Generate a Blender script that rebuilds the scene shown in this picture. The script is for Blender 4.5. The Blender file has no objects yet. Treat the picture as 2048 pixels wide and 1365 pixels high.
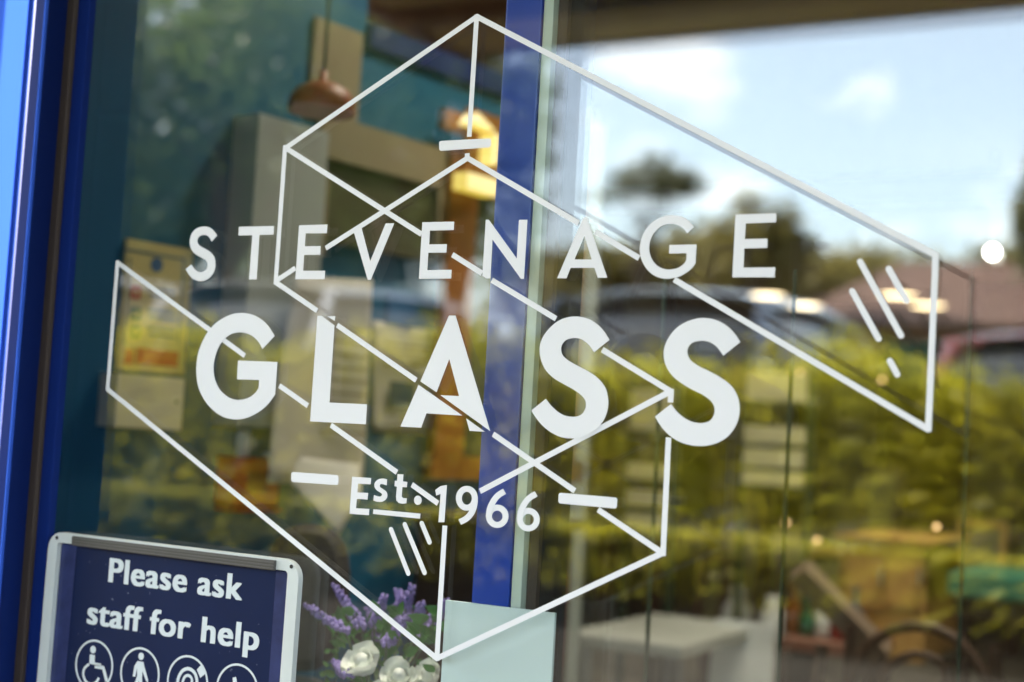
import bpy, bmesh, math, random
import numpy as np
from mathutils import Vector, Matrix
R_ = math.radians
random.seed(7); rng = np.random.default_rng(7)
scene = bpy.context.scene
col = scene.collection

# ------------------------------------------------------------------ camera
# World: the shop window's outer face is the plane y = 0, x runs right along it, the shop is y > 0, street y < 0.
F_PX = 2844.4                       # 50 mm lens on a 36 mm sensor, in photograph pixels
U = np.array([.0566, -.9959, .0705]); U /= np.linalg.norm(U)
Rv = np.array([.880, .0167, -.4745]); Rv -= U*(Rv @ U); Rv /= np.linalg.norm(Rv)
Nv = np.cross(U, Rv)
CAM = np.array([0, -1.25, .80])
H = CAM[2]

cam = bpy.data.cameras.new('camera'); cam_o = bpy.data.objects.new('camera', cam); col.objects.link(cam_o)
cam.lens = 50; cam.sensor_width = 36; cam.clip_start = .05; cam.clip_end = 2000
def cdir(v): return np.array([v @ Rv, v @ Nv, v @ U])
ax, ay, az = cdir(np.array([1., 0, 0])), cdir(np.array([0, -1., 0])), cdir(np.array([0, 0, -1.]))
M = Matrix(((ax[0], ay[0], az[0], CAM[0]), (ax[1], ay[1], az[1], CAM[1]), (ax[2], ay[2], az[2], CAM[2]), (0, 0, 0, 1)))
cam_o.matrix_world = M
cam.dof.use_dof = True; cam.dof.focus_distance = 1.46; cam.dof.aperture_fstop = 2.8
scene.camera = cam_o

# ------------------------------------------------------------------ light
SUN = Vector((-1, .20, .62)).normalized()
w = bpy.data.worlds.new('World'); scene.world = w; w.use_nodes = True
nt = w.node_tree; nt.nodes.clear()
def N(nt, t, **k):
    n = nt.nodes.new(t)
    for a, b in k.items(): setattr(n, a, b)
    return n
sky = N(nt, 'ShaderNodeTexSky', sky_type='NISHITA', sun_disc=False)
sky.sun_elevation = math.asin(SUN.z); sky.sun_rotation = math.atan2(SUN.x, SUN.y); sky.dust_density = 2.2
tc = N(nt, 'ShaderNodeTexCoord'); mp = N(nt, 'ShaderNodeMapping')
mp.inputs['Scale'].default_value = (1, 1, 1.9); mp.inputs['Location'].default_value = (.33, .1, .0)
ns = N(nt, 'ShaderNodeTexNoise'); ns.inputs['Scale'].default_value = 4.6; ns.inputs['Detail'].default_value = 7; ns.inputs['Roughness'].default_value = .52
rp = N(nt, 'ShaderNodeValToRGB'); rp.color_ramp.elements[0].position = .505; rp.color_ramp.elements[0].color = (.15, .15, .15, 1); rp.color_ramp.elements[1].position = .665
mx = N(nt, 'ShaderNodeMix', data_type='RGBA')
mx.inputs['B'].default_value = (7.6, 7.5, 7.3, 1)
bg = N(nt, 'ShaderNodeBackground'); bg.inputs['Strength'].default_value = .138
out = N(nt, 'ShaderNodeOutputWorld')
L = nt.links.new
L(tc.outputs['Generated'], mp.inputs['Vector']); L(mp.outputs['Vector'], ns.inputs['Vector']); L(ns.outputs['Fac'], rp.inputs['Fac'])
L(rp.outputs['Color'], mx.inputs['Factor']); L(sky.outputs['Color'], mx.inputs['A']); L(mx.outputs['Result'], bg.inputs['Color']); L(bg.outputs[0], out.inputs[0])
sun = bpy.data.lights.new('sun', 'SUN'); sun.energy = 5.0; sun.angle = R_(.53); sun.color = (1, .93, .82)
sun_o = bpy.data.objects.new('sun', sun); col.objects.link(sun_o); sun_o.rotation_euler = SUN.to_track_quat('Z', 'Y').to_euler()
vs = scene.view_settings
vs.view_transform = 'Standard'; vs.look = 'None'; vs.gamma = 1; vs.use_curve_mapping = False; vs.exposure = 2.95
scene.cycles.max_bounces = 10; scene.cycles.transparent_max_bounces = 24; scene.cycles.glossy_bounces = 6
scene.cycles.caustics_reflective = False; scene.cycles.sample_clamp_indirect = 200

# ------------------------------------------------------------------ helpers
def ray(px, py): return cdir(np.array([(px-1024)/F_PX, (py-682.5)/F_PX, 1.]))
def at(px, py, depth): return CAM + ray(px, py)*depth
def pl(px, py, y=0.):                                   # the point of plane y seen at a measured position
    r = ray(px, py); return CAM + r*((y-CAM[1])/r[1])
def mir(px, py, depth):                                 # a point on the street side, met by the line of sight mirrored in the glass
    p = at(px, py, depth); return np.array([p[0], -p[1], p[2]])

MATS = {}
def mat(name, c, rough=.5, metal=0., var=.12, scale=12., spec=.5, bump=0., bscale=60., coat=0., trans=0., speck=0):
    if name in MATS: return MATS[name]
    m = bpy.data.materials.new(name); m.use_nodes = True; t = m.node_tree
    p = t.nodes['Principled BSDF']; l = t.links.new
    p.inputs['Roughness'].default_value = rough; p.inputs['Metallic'].default_value = metal
    p.inputs['Specular IOR Level'].default_value = spec; p.inputs['Coat Weight'].default_value = coat; p.inputs['Coat Roughness'].default_value = .1
    co = N(t, 'ShaderNodeTexCoord'); no = N(t, 'ShaderNodeTexNoise'); no.inputs['Scale'].default_value = scale; no.inputs['Detail'].default_value = 5
    l(co.outputs['Object'], no.inputs['Vector'])
    mr = N(t, 'ShaderNodeMapRange'); mr.inputs['To Min'].default_value = 1-var; mr.inputs['To Max'].default_value = 1+var
    l(no.outputs['Fac'], mr.inputs['Value'])
    vm = N(t, 'ShaderNodeVectorMath', operation='SCALE'); vm.inputs[0].default_value = c[:3]; l(mr.outputs[0], vm.inputs['Scale'])
    l(vm.outputs[0], p.inputs['Base Color'])
    if speck:
        n3 = N(t, 'ShaderNodeTexNoise'); n3.inputs['Scale'].default_value = 140; n3.inputs['Detail'].default_value = 2; l(co.outputs['Object'], n3.inputs['Vector'])
        rr_ = N(t, 'ShaderNodeValToRGB'); rr_.color_ramp.elements[0].position = .73; rr_.color_ramp.elements[1].position = .80; l(n3.outputs['Fac'], rr_.inputs['Fac'])
        mm_ = N(t, 'ShaderNodeMix', data_type='RGBA'); mm_.inputs['B'].default_value = (.25, .28, .33, 1); l(rr_.outputs[0], mm_.inputs['Factor']); l(vm.outputs[0], mm_.inputs['A']); l(mm_.outputs['Result'], p.inputs['Base Color'])
    if bump:
        n2 = N(t, 'ShaderNodeTexNoise'); n2.inputs['Scale'].default_value = bscale; n2.inputs['Detail'].default_value = 6
        l(co.outputs['Object'], n2.inputs['Vector']); b = N(t, 'ShaderNodeBump'); b.inputs['Strength'].default_value = bump; b.inputs['Distance'].default_value = .01
        l(n2.outputs['Fac'], b.inputs['Height']); l(b.outputs[0], p.inputs['Normal'])
    if trans:
        o = t.nodes['Material Output']; tr = N(t, 'ShaderNodeBsdfTranslucent'); ms = N(t, 'ShaderNodeMixShader'); ms.inputs[0].default_value = trans
        l(vm.outputs[0], tr.inputs['Color']); l(p.outputs[0], ms.inputs[1]); l(tr.outputs[0], ms.inputs[2]); l(ms.outputs[0], o.inputs['Surface'])
    MATS[name] = m; return m
def leafmat(name, c1, c2, trans=.45):
    m = bpy.data.materials.new(name); m.use_nodes = True; t = m.node_tree; l = t.links.new
    p = t.nodes['Principled BSDF']; p.inputs['Roughness'].default_value = .45
    co = N(t, 'ShaderNodeTexCoord'); no = N(t, 'ShaderNodeTexNoise'); no.inputs['Scale'].default_value = 2.3; no.inputs['Detail'].default_value = 8; no.inputs['Roughness'].default_value = .75
    l(co.outputs['Object'], no.inputs['Vector']); r = N(t, 'ShaderNodeValToRGB'); r.color_ramp.elements[0].position = .35; r.color_ramp.elements[1].position = .65
    r.color_ramp.elements[0].color = (*c1, 1); r.color_ramp.elements[1].color = (*c2, 1); l(no.outputs['Fac'], r.inputs['Fac']); l(r.outputs[0], p.inputs['Base Color'])
    o = t.nodes['Material Output']; tr = N(t, 'ShaderNodeBsdfTranslucent'); ms = N(t, 'ShaderNodeMixShader'); ms.inputs[0].default_value = trans
    l(r.outputs[0], tr.inputs['Color']); l(p.outputs[0], ms.inputs[1]); l(tr.outputs[0], ms.inputs[2]); l(ms.outputs[0], o.inputs['Surface'])
    MATS[name] = m; return m
def emis(name, c, s):
    m = bpy.data.materials.new(name); m.use_nodes = True; t = m.node_tree
    p = t.nodes['Principled BSDF']; p.inputs['Base Color'].default_value = (.8, .8, .8, 1); p.inputs['Emission Color'].default_value = (*c, 1); p.inputs['Emission Strength'].default_value = s
    MATS[name] = m; return m
def glass(name, tint, r0):
    # thin clear sheet: each face reflects by Schlick's law and lets the rest through
    m = bpy.data.materials.new(name); m.use_nodes = True; t = m.node_tree; t.nodes.clear(); l = t.links.new
    g = N(t, 'ShaderNodeNewGeometry'); d = N(t, 'ShaderNodeVectorMath', operation='DOT_PRODUCT'); l(g.outputs['Incoming'], d.inputs[0]); l(g.outputs['Normal'], d.inputs[1])
    a = N(t, 'ShaderNodeMath', operation='ABSOLUTE'); l(d.outputs['Value'], a.inputs[0])
    s = N(t, 'ShaderNodeMath', operation='SUBTRACT'); s.inputs[0].default_value = 1; l(a.outputs[0], s.inputs[1])
    p = N(t, 'ShaderNodeMath', operation='POWER'); l(s.outputs[0], p.inputs[0]); p.inputs[1].default_value = 5
    ma = N(t, 'ShaderNodeMath', operation='MULTIPLY_ADD'); l(p.outputs[0], ma.inputs[0]); ma.inputs[1].default_value = 1-r0; ma.inputs[2].default_value = r0
    tr = N(t, 'ShaderNodeBsdfTransparent'); tr.inputs[0].default_value = (*tint, 1)
    gl = N(t, 'ShaderNodeBsdfGlossy'); gl.inputs['Roughness'].default_value = 0
    co = N(t, 'ShaderNodeTexCoord'); no = N(t, 'ShaderNodeTexNoise'); no.inputs['Scale'].default_value = 2.2; no.inputs['Detail'].default_value = 1
    b = N(t, 'ShaderNodeBump'); b.inputs['Strength'].default_value = .04; b.inputs['Distance'].default_value = .004
    l(co.outputs['Object'], no.inputs['Vector']); l(no.outputs['Fac'], b.inputs['Height']); l(b.outputs[0], gl.inputs['Normal'])
    ms = N(t, 'ShaderNodeMixShader'); o = N(t, 'ShaderNodeOutputMaterial')
    l(ma.outputs[0], ms.inputs[0]); l(tr.outputs[0], ms.inputs[1]); l(gl.outputs[0], ms.inputs[2])
    l(ms.outputs[0], o.inputs['Surface'])
    MATS[name] = m; return m

def link(name, me, m=None, parent=None):
    o = bpy.data.objects.new(name, me); col.objects.link(o)
    if m is not None: me.materials.append(m)
    if parent is not None: o.parent = parent
    return o
def thing(name, label, cat, group=None, loc=(0, 0, 0), rz=0):
    o = bpy.data.objects.new(name, None); col.objects.link(o); o.location = loc; o.rotation_euler = (0, 0, rz); o.empty_display_size = .1
    return tag(o, label, cat, group)
def tag(o, label, cat, group=None):
    o['label'] = label; o['category'] = cat
    if group: o['group'] = group
    return o
def struct(o): o['kind'] = 'structure'; return o
def pyd(name, v, f, m, parent=None, smooth=False):
    me = bpy.data.meshes.new(name); me.from_pydata([tuple(map(float, p)) for p in v], [], f); me.update()
    if smooth: me.polygons.foreach_set('use_smooth', [True]*len(me.polygons))
    return link(name, me, m, parent)
class MB:
    def __init__(s): s.bm = bmesh.new()
    def box(s, a, b, bev=0):
        a, b = Vector([min(i, j) for i, j in zip(a, b)]), Vector([max(i, j) for i, j in zip(a, b)])
        r = bmesh.ops.create_cube(s.bm, size=1, matrix=Matrix.Translation((a+b)/2) @ Matrix.Diagonal((*(b-a), 1)))
        if bev:
            es = list({e for v in r['verts'] for e in v.link_edges}); bmesh.ops.bevel(s.bm, geom=es, offset=bev, segments=2, affect='EDGES', profile=.7)
        return s
    def prism(s, pts, off, bev=0):                       # a closed outline pushed along off
        off = Vector(off); a = [s.bm.verts.new(Vector(p)) for p in pts]; b = [s.bm.verts.new(Vector(p)+off) for p in pts]; n = len(pts)
        s.bm.faces.new(a); s.bm.faces.new(b[::-1])
        for i in range(n): s.bm.faces.new((a[i], b[i], b[(i+1) % n], a[(i+1) % n]))
        return s
    def tube(s, pts, rad, seg=8, cap=True):
        pts = [Vector(p) for p in pts]; rad = rad if hasattr(rad, '__len__') else [rad]*len(pts); rings = []
        for i, p in enumerate(pts):
            d = (pts[min(i+1, len(pts)-1)]-pts[max(i-1, 0)]).normalized()
            u = d.orthogonal().normalized() if i == 0 else (u - d*u.dot(d)).normalized()
            v = d.cross(u); rings.append([s.bm.verts.new(p+(u*math.cos(2*math.pi*k/seg)+v*math.sin(2*math.pi*k/seg))*rad[i]) for k in range(seg)])
        for a, b in zip(rings, rings[1:]):
            for k in range(seg): s.bm.faces.new((a[k], a[(k+1) % seg], b[(k+1) % seg], b[k]))
        if cap: s.bm.faces.new(rings[0][::-1]); s.bm.faces.new(rings[-1])
        return s
    def lathe(s, prof, c=(0, 0, 0), seg=24, axis='Z'):
        rings = []; c = Vector(c)
        for r, z in prof:
            ring = []
            for k in range(seg):
                a = 2*math.pi*k/seg; x, y = r*math.cos(a), r*math.sin(a)
                ring.append(s.bm.verts.new(c+Vector((x, y, z) if axis == 'Z' else (z, x, y) if axis == 'X' else (x, z, y))))
            rings.append(ring)
        for a, b in zip(rings, rings[1:]):
            for k in range(seg): s.bm.faces.new((a[k], a[(k+1) % seg], b[(k+1) % seg], b[k]))
        if prof[0][0] > 1e-4: s.bm.faces.new(rings[0][::-1])
        if prof[-1][0] > 1e-4: s.bm.faces.new(rings[-1])
        return s
    def build(s, name, m, parent=None, smooth=False):
        bmesh.ops.recalc_face_normals(s.bm, faces=s.bm.faces); me = bpy.data.meshes.new(name); s.bm.to_mesh(me); s.bm.free()
        if smooth: me.polygons.foreach_set('use_smooth', [True]*len(me.polygons))
        return link(name, me, m, parent)
def box(name, a, b, m, parent=None, bev=0): return MB().box(a, b, bev).build(name, m, parent)
def leaves(P, size, sq=.6):
    n = len(P); a = rng.normal(size=(n, 3)); a /= np.linalg.norm(a, axis=1)[:, None]
    b = rng.normal(size=(n, 3)); b -= a*(a*b).sum(1)[:, None]; b /= np.linalg.norm(b, axis=1)[:, None]
    sz = size*(.6+.8*rng.random((n, 1))); a *= sz*.5; b *= sz*.5*sq
    V = np.stack([P-a, P+b-a*.1, P+a, P-b-a*.1], 1).reshape(-1, 3)
    me = bpy.data.meshes.new('leaves'); me.vertices.add(n*4); me.vertices.foreach_set('co', V.ravel().astype(np.float32))
    me.loops.add(n*4); me.loops.foreach_set('vertex_index', np.arange(n*4, dtype=np.int32))
    me.polygons.add(n); me.polygons.foreach_set('loop_start', np.arange(0, n*4, 4, dtype=np.int32)); me.update(calc_edges=True); me.validate()
    return me

# ------------------------------------------------------------------ materials
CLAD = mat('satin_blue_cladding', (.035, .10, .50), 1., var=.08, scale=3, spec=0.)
SHBLUE = mat('shaded_blue_frame', (.009, .028, .17), .5, var=.10, scale=3, spec=.06)  # frame blue darkened: shade on the reveal and bead is in the colour
BLUE = mat('blue_powder_coat', (.012, .06, .42), .32, var=.05, scale=3, bump=.02, bscale=300)
NAVY = mat('navy_paint', (.008, .018, .09), .4, var=.1)
GASKET = mat('brown_rubber_gasket', (.07, .05, .038), .6)
BLACK = mat('black_rubber', (.012, .012, .012), .6)
EDGE = mat('pale_green_white_seal', (.62, .72, .62), .45, var=.08, scale=30)
VINYL = mat('white_vinyl', (.86, .86, .86), .45, var=.07, scale=7)
TEAL = mat('teal_wall_paint', (.002, .090, .165), .55, var=.15, scale=4, bump=.05)
GREYP = mat('grey_painted_board', (.36, .38, .34), .5, var=.1, scale=5)
PAPER = mat('cream_paper', (.50, .46, .37), .7, var=.12, scale=9, trans=.15)
CREAM = mat('cream_plastic', (.62, .55, .38), .5, var=.08)
TAN = mat('tan_board', (.24, .19, .11), .6, var=.15, scale=7)
PINE = mat('orange_pine', (.30, .115, .02), .4, var=.3, scale=9)
OLIVE = mat('dark_olive_board', (.06, .055, .022), .5, var=.3, scale=6)
RED = mat('red_plastic', (.50, .014, .022), .4, var=.06)
RUST = mat('rust_orange_enamel', (.30, .055, .012), .5, var=.25)
SOFFIT = mat('beige_soffit_boards', (.70, .57, .42), .55, var=.18, scale=5)
CEIL = mat('tan_ceiling', (.66, .55, .41), .7, var=.1)
BROWN = mat('dark_brown_timber', (.06, .032, .018), .5, var=.3, scale=8)
WALLB = mat('olive_brown_wall', (.13, .10, .055), .7, var=.25, scale=2)
FLOOR = mat('grey_brown_floor', (.16, .14, .11), .4, var=.2, scale=3)
BRICK = mat('brown_brick', (.25, .13, .08), .8, var=.3, scale=10, bump=.3)
ASPHALT = mat('asphalt', (.055, .055, .056), .85, var=.2, scale=14, bump=.2)
PAVE = mat('pavement_blocks', (.03, .027, .025), .9, var=.15, scale=6, spec=.1)
GRASS = mat('rough_grass', (.05, .075, .02), .9, var=.3, scale=4)
BARK = mat('bark', (.09, .06, .04), .85, var=.3, scale=9, bump=.4)
STEEL = mat('brushed_steel', (.55, .55, .55), .35, metal=1, var=.06)
WHITEP = mat('white_laminate', (.74, .74, .72), .35, var=.04)
BLACKF = mat('black_fabric', (.014, .012, .011), .8, var=.2)
GREYF = mat('grey_fabric', (.28, .28, .26), .8, var=.1)

# ------------------------------------------------------------------ ground and street
def sheet(name, x0, x1, y0, y1, z, m): return struct(pyd(name, [(x0, y0, z), (x1, y0, z), (x1, y1, z), (x0, y1, z)], [(0, 1, 2, 3)], m))
sheet('ground', -400, 400, -600, 300, 0, GRASS)
sheet('pavement', -14, 10, -5.2, .0, .006, PAVE)
struct(box('car_park', (-26, -13.5, .01), (12, -5.25, .15), ASPHALT))
sheet('road', -120, 120, -22, -14.2, .012, ASPHALT)
struct(MB().box((-26, -5.24, .0), (12, -5.10, .17), .02).build('kerb', PAVE))
for i in range(7):
    sheet('parking_line', -11.2+i*2.5, -11.1+i*2.5, -10.4, -5.6, .154, mat('white_road_paint', (.7, .7, .68), .7))

# ------------------------------------------------------------------ the shop building with its canopy
shop = thing('shop_building', 'shop building with blue frontage and deep canopy around the lettered window', 'building')
XL, XR, ZB, ZT = pl(163, 400)[0], 1.15, .22, 2.12
box('front_wall', (XR+.1, -.02, 0), (4.2, .1, 2.9), BRICK, shop)
box('front_wall', (XL-.12, -.005, ZT+.1), (XR+.1, .1, 2.9), NAVY, shop)
box('front_wall', (XL-.12, -.005, 0), (XR+.1, .1, ZB-.1), NAVY, shop)
box('side_wall', (4.2, -.02, 0), (4.4, 16.2, 2.9), BRICK, shop)
box('side_wall', (-2.10, .40, 0), (-1.97, 2.3, 2.9), BRICK, shop)
box('side_wall', (-7.2, 2.3, 0), (-7.0, 16.2, 2.9), BRICK, shop)
box('front_wall', (-7.0, 2.301, 0), (-1.97, 2.42, 2.9), BRICK, shop)
box('rear_wall', (-7.0, 16.0, 0), (4.2, 16.2, 2.9), WALLB, shop)
box('floor', (-7.0, 2.42, .0), (-1.97, 16., .029), FLOOR, shop)
box('floor', (-1.97, .1, .0), (4.2, 16.0, .03), FLOOR, shop)
box('ceiling', (-7.0, 2.42, 2.36), (-1.97, 16., 2.42), CEIL, shop)
box('ceiling', (-1.97, .1, 2.36), (4.2, 16.0, 2.42), CEIL, shop)
box('flat_roof', (-2.2, -.1, 2.9), (4.6, 16.4, 3.1), GASKET, shop)
ZC = 2.53
cx0, cyf = -3.24, -4.15
can = MB().box((cx0, cyf, ZC), (6.5, -.021, ZC+.2)).build('canopy', SOFFIT, shop)
box('canopy_fascia', (cx0-.05, cyf-.05, ZC-.005), (6.5, cyf-.001, ZC+.26), NAVY, can)
box('canopy_fascia', (cx0-.05, cyf-.001, ZC-.03), (cx0-.001, -.021, ZC+.26), NAVY, can)
for i, yy in enumerate((-3.55, -2.75, -1.9, -1.05)):
    box('soffit_beam', (cx0+.02, yy-.05, ZC-.06), (6.4, yy+.05, ZC-.001), NAVY if i % 2 else BROWN, can)
for xx in (-2.6, -1.3, 0, 1.3):
    MB().lathe([(.10, 0), (.11, -.01), (.085, -.012), (.075, .0)], (xx, -3.1, ZC-.001)).build('soffit_light', STEEL, can)

box('flat_roof', (-7.4, 2.2, 2.901), (-2.2, 16.4, 3.1), GASKET, shop)
# inside walls
WA = np.array([-1.84, .11]); WD = np.array([.165, .986]); WD /= np.linalg.norm(WD); WN = np.array([WD[1], -WD[0]])   # teal side wall: start, run, normal into the room
wlen = 1.78
def wp(s, n, z): q = WA+WD*s+WN*n; return Vector((q[0], q[1], z))
def tw(px, py, n=0.):
    r = ray(px, py); o = CAM[:2]-WA; t = (n-o @ WN)/(r[:2] @ WN); p = CAM+r*t; return (p[:2]-WA) @ WD, p[2]
def wbox(mb, s0, s1, n0, n1, z0, z1):
    return mb.prism([wp(s0, n0, z0), wp(s1, n0, z0), wp(s1, n1, z0), wp(s0, n1, z0)], (0, 0, z1-z0))
ws = tw(727, 150)[0]
wbox(MB(), -.005, ws, -.12, 0, .03, 2.36).build('partition_wall', TEAL, shop)
wt = tw(830, 84)[1]
wbox(MB(), ws+.0005, wlen, -.12, -.0005, .03, wt-.05).build('partition_wall', TEAL, shop); wbox(MB(), ws+.0005, wlen+.08, -.13, .012, wt-.0495, wt).build('partition_cap', NAVY, shop)
for yb_ in (3.1, 6.4): box('ceiling_beam', (-6.9, yb_, 2.20), (4.1, yb_+.16, 2.359), BROWN, shop)
wbox(MB(), wlen+.001, wlen+.07, -.14, .05, .03, wt-.05).build('partition_post', GREYP, shop)

# ------------------------------------------------------------------ the window: frame, mullion, glass
win = thing('shop_window', 'large blue-framed shop window carrying the white lettering', 'window')
GL = glass('window_glass', (.975, .99, .975), .085); GL2 = glass('door_glass', (.965, .985, .97), .105)
pane = box('glass_pane', (XL-.02, .0, ZB), (XR+.02, .008, ZT), GL, win)
jx = pl(60, 400, -.045)[0]
SPL = Vector((-.866, .5, 0)); SPN = Vector((-.5, -.866, 0)); j0 = Vector((pl(60, 400, -.075)[0], -.075, 0))
def splay(a, b, n0, n1, name, m): return MB().prism([j0+SPL*a+SPN*n0, j0+SPL*b+SPN*n0, j0+SPL*b+SPN*n1, j0+SPL*a+SPN*n1], (0, 0, 2.5)).build(name, m, win)
splay(0, .82, -.003, 0, 'outer_jamb', CLAD)
sj = .075
splay(sj, .80, .0005, .004, 'cover_strip', CLAD)
xa = pl(60, 400, -.075)[0]; xb = pl(104, 400, -.018)[0]
MB().prism([(xa-.02, -.0715, 0), (xa+.002, -.0715, 0), (xb, -.018, 0), (xb-.06, -.018, 0)], (0, 0, ZT+.2)).build('inner_jamb', SHBLUE, win)
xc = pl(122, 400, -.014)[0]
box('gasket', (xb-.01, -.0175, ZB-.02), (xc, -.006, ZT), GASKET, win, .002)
box('glazing_bead', (xc+.0005, -.0115, ZB-.02), (XL, -.0005, ZT), SHBLUE, win, .002)
box('head_rail', (XL-.06, -.03, pl(200, 4, -.02)[2]), (XR+.1, -.001, ZT+.1), NAVY, win)
bpy.data.objects.remove(bpy.data.objects['head_rail'])
box('head_rail', (XL-.06, -.06, ZT-.04), (XR+.1, -.001, ZT+.1), NAVY, win, .003)
box('bottom_rail', (XL-.06, -.06, ZB-.1), (XR+.1, -.001, ZB+.03), BLUE, win, .003)
box('right_jamb', (XR, -.06, ZB+.031), (XR+.1, -.001, ZT-.041), BLUE, win, .003)
# the mullion and the second sheet of glass 7 cm behind
p0, p1 = pl(978, 600, .05)[0], pl(1051, 600, .05)[0]
box('mullion', (p0, .05, ZB), (p1, .13, ZT), BLUE, win, .002)
q1 = pl(1075, 600, .052)[0]
box('edge_seal', (p1+.0015, .052, ZB), (q1, .13, ZT), EDGE, win, .001)
y2 = .082
xg = pl(1098, 600, y2)[0]
box('seal_channel', (q1+.001, .062, ZB), (q1+.012, .13, ZT), GASKET, win)
box('seal_channel', (q1+.0125, .07, ZB), (xg+.004, .13, ZT), BLACK, win)
box('rear_pane', (xg+.005, y2, ZB), (XR+.4, y2+.008, ZT), GL2, win)
for px, yy in ((1322, .62), (1583, .55), (1938, .70)):
    xx = pl(px, 700, yy)[0]
    box('glass_joint', (xx-.002, yy, .031), (xx+.002, yy+.006, pl(px, 540, yy)[2]), mat('dark_green_glass_edge', (.05, .07, .045), .3), win)

# ------------------------------------------------------------------ white vinyl lettering, measured on the glass
def tr(zx, zy, sc): return lambda p: (zx+p[0]/sc, zy+p[1]/sc)
def smooth(pts, n=5):
    # pts: (x, y) or (x, y, 1) for a corner; closed, rounded through the plain points
    out = []; m = len(pts)
    for i in range(m):
        a, b, c, d = pts[i-1], pts[i], pts[(i+1) % m], pts[(i+2) % m]
        P = [np.array(q[:2], float) for q in (a, b, c, d)]
        cb, cc = len(b) > 2, len(c) > 2
        if cb and cc: out.append(tuple(P[1])); continue
        m1 = (P[2]-P[1]) if cb else (P[2]-P[0])/2
        m2 = (P[2]-P[1]) if cc else (P[3]-P[1])/2
        for k in range(n):
            t = k/n; h = (2*t**3-3*t*t+1)*P[1]+(t**3-2*t*t+t)*m1+(-2*t**3+3*t*t)*P[2]+(t**3-t*t)*m2
            out.append(tuple(h))
    return out
def fill(name, loops, y, th, m, parent):
    # loops of (x, z) metres on a plane parallel to the window; outline first, then holes
    cu = bpy.data.curves.new(name, 'CURVE'); cu.dimensions = '2D'; cu.fill_mode = 'BOTH'; cu.extrude = th/2
    for lp in loops:
        s = cu.splines.new('POLY'); s.points.add(len(lp)-1); s.use_cyclic_u = True
        for q, p in zip(lp, s.points): p.co = (q[0], q[1], 0, 1)
    o = bpy.data.objects.new(name, cu); me = bpy.data.meshes.new_from_object(o); bpy.data.objects.remove(o); bpy.data.curves.remove(cu)
    me.transform(Matrix(((1, 0, 0, 0), (0, 0, -1, y), (0, 1, 0, 0), (0, 0, 0, 1)))); me.name = name
    return link(name, me, m, parent)
decal = thing('window_lettering', 'white vinyl shop name, date and crystal line drawing on the glass', 'lettering')
YL, YT = -.0022, -.0005
def plane(pts): return [(lambda q: (q[0], q[2]))(pl(*p)) for p in pts]
def glyph(T, *loops, name='letter', y=YL): return fill(name, [plane([T(p) for p in lp]) for lp in loops], y, .0003, VINYL, decal)
Z1, Z2, Z3, Z4 = tr(360, 430, 6.4), tr(680, 430, 6.4), tr(940, 420, 6.4), tr(1260, 420, 6.4)
Z5, Z6, Z7, Z8 = tr(380, 610, 5.12), tr(780, 610, 4.452), tr(1180, 610, 4.55), tr(570, 920, 3.0118)
def C(*p): return (*p, 1)
glyph(Z1, smooth([C(490,272),(470,235),(430,190),(385,163),(335,155),(275,162),(215,190),(170,240),(148,300),(142,360),(152,420),(185,480),(240,525),(300,558),(345,585),(368,625),(365,680),(340,715),(295,735),(250,730),(210,705),(180,665),C(162,638),C(90,700),(120,755),(165,810),(220,842),(275,853),(335,845),(395,810),(440,755),(465,690),(470,620),(455,545),(415,490),(360,450),(300,418),(255,385),(240,345),(247,305),(275,275),(320,262),(365,272),(395,300),C(422,348)]))
glyph(Z1, [(770,158),(1220,148),(1214,258),(1034,262),(998,832),(900,832),(942,265),(765,270)])
glyph(Z1, [(1540,140),(1903,128),(1895,240),(1625,242),(1612,408),(1816,404),(1810,516),(1606,518),(1592,720),(1872,720),(1868,828),(1492,830)])
glyph(Z2, [(186,205),(284,150),(402,600),(600,115),(710,112),(410,835),(370,835)])
glyph(Z2, [(1068,100),(1476,92),(1470,200),(1166,207),(1156,384),(1382,380),(1376,488),(1146,490),(1132,712),(1444,708),(1438,820),(1024,824)])
glyph(Z3, [(215,132),(255,132),(612,628),(640,134),(748,132),(705,888),(665,888),(302,385),(275,882),(225,882),(172,852)])
glyph(Z3, [(1462,103),(1508,103),(1770,875),(1648,877),(1606,748),(1302,748),(1248,880),(1128,880)], [(1478,335),(1570,640),(1350,640)])
glyph(Z4, smooth([C(833,225),(770,155),(700,105),(620,80),(530,75),(440,90),(350,130),(270,190),(200,280),(155,380),(135,490),(142,580),(170,670),(220,755),(290,825),(370,868),(470,888),(560,880),(650,855),(740,805),(810,745),C(850,690),C(863,448),C(515,455),C(510,565),C(735,560),C(732,650),(700,695),(640,740),(570,763),(490,768),(420,752),(355,715),(300,650),(268,570),(258,490),(272,400),(310,315),(370,245),(450,200),(530,187),(600,193),(670,225),(710,260),C(742,305)]))
glyph(Z4, [(1360,65),(1885,48),(1880,165),(1492,180),(1480,380),(1770,373),(1766,492),(1476,500),(1462,745),(1868,740),(1862,868),(1320,870)])
glyph(Z5, smooth([C(880,322),(840,255),(790,190),(720,135),(640,100),(560,86),(470,92),(380,125),(290,180),(210,260),(150,360),(105,470),(82,590),(78,700),(95,830),(140,940),(200,1030),(280,1105),(370,1155),(480,1175),(580,1163),(670,1125),(750,1075),(820,1010),C(885,920),C(908,588),C(505,572),C(495,765),C(722,772),C(715,855),(680,905),(620,950),(560,970),(490,975),(420,955),(350,905),(300,840),(265,750),(255,650),(265,560),(300,450),(350,370),(420,310),(490,287),(560,287),(630,310),(680,345),(720,390),C(755,455)]))
glyph(Z5, [(1318,115),(1360,115),(1492,212),(1440,1002),(1824,1020),(1813,1225),(1243,1195)])
glyph(Z5, [(1420,120),(1500,118),(1496,170)], name='letter_piece')
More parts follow.
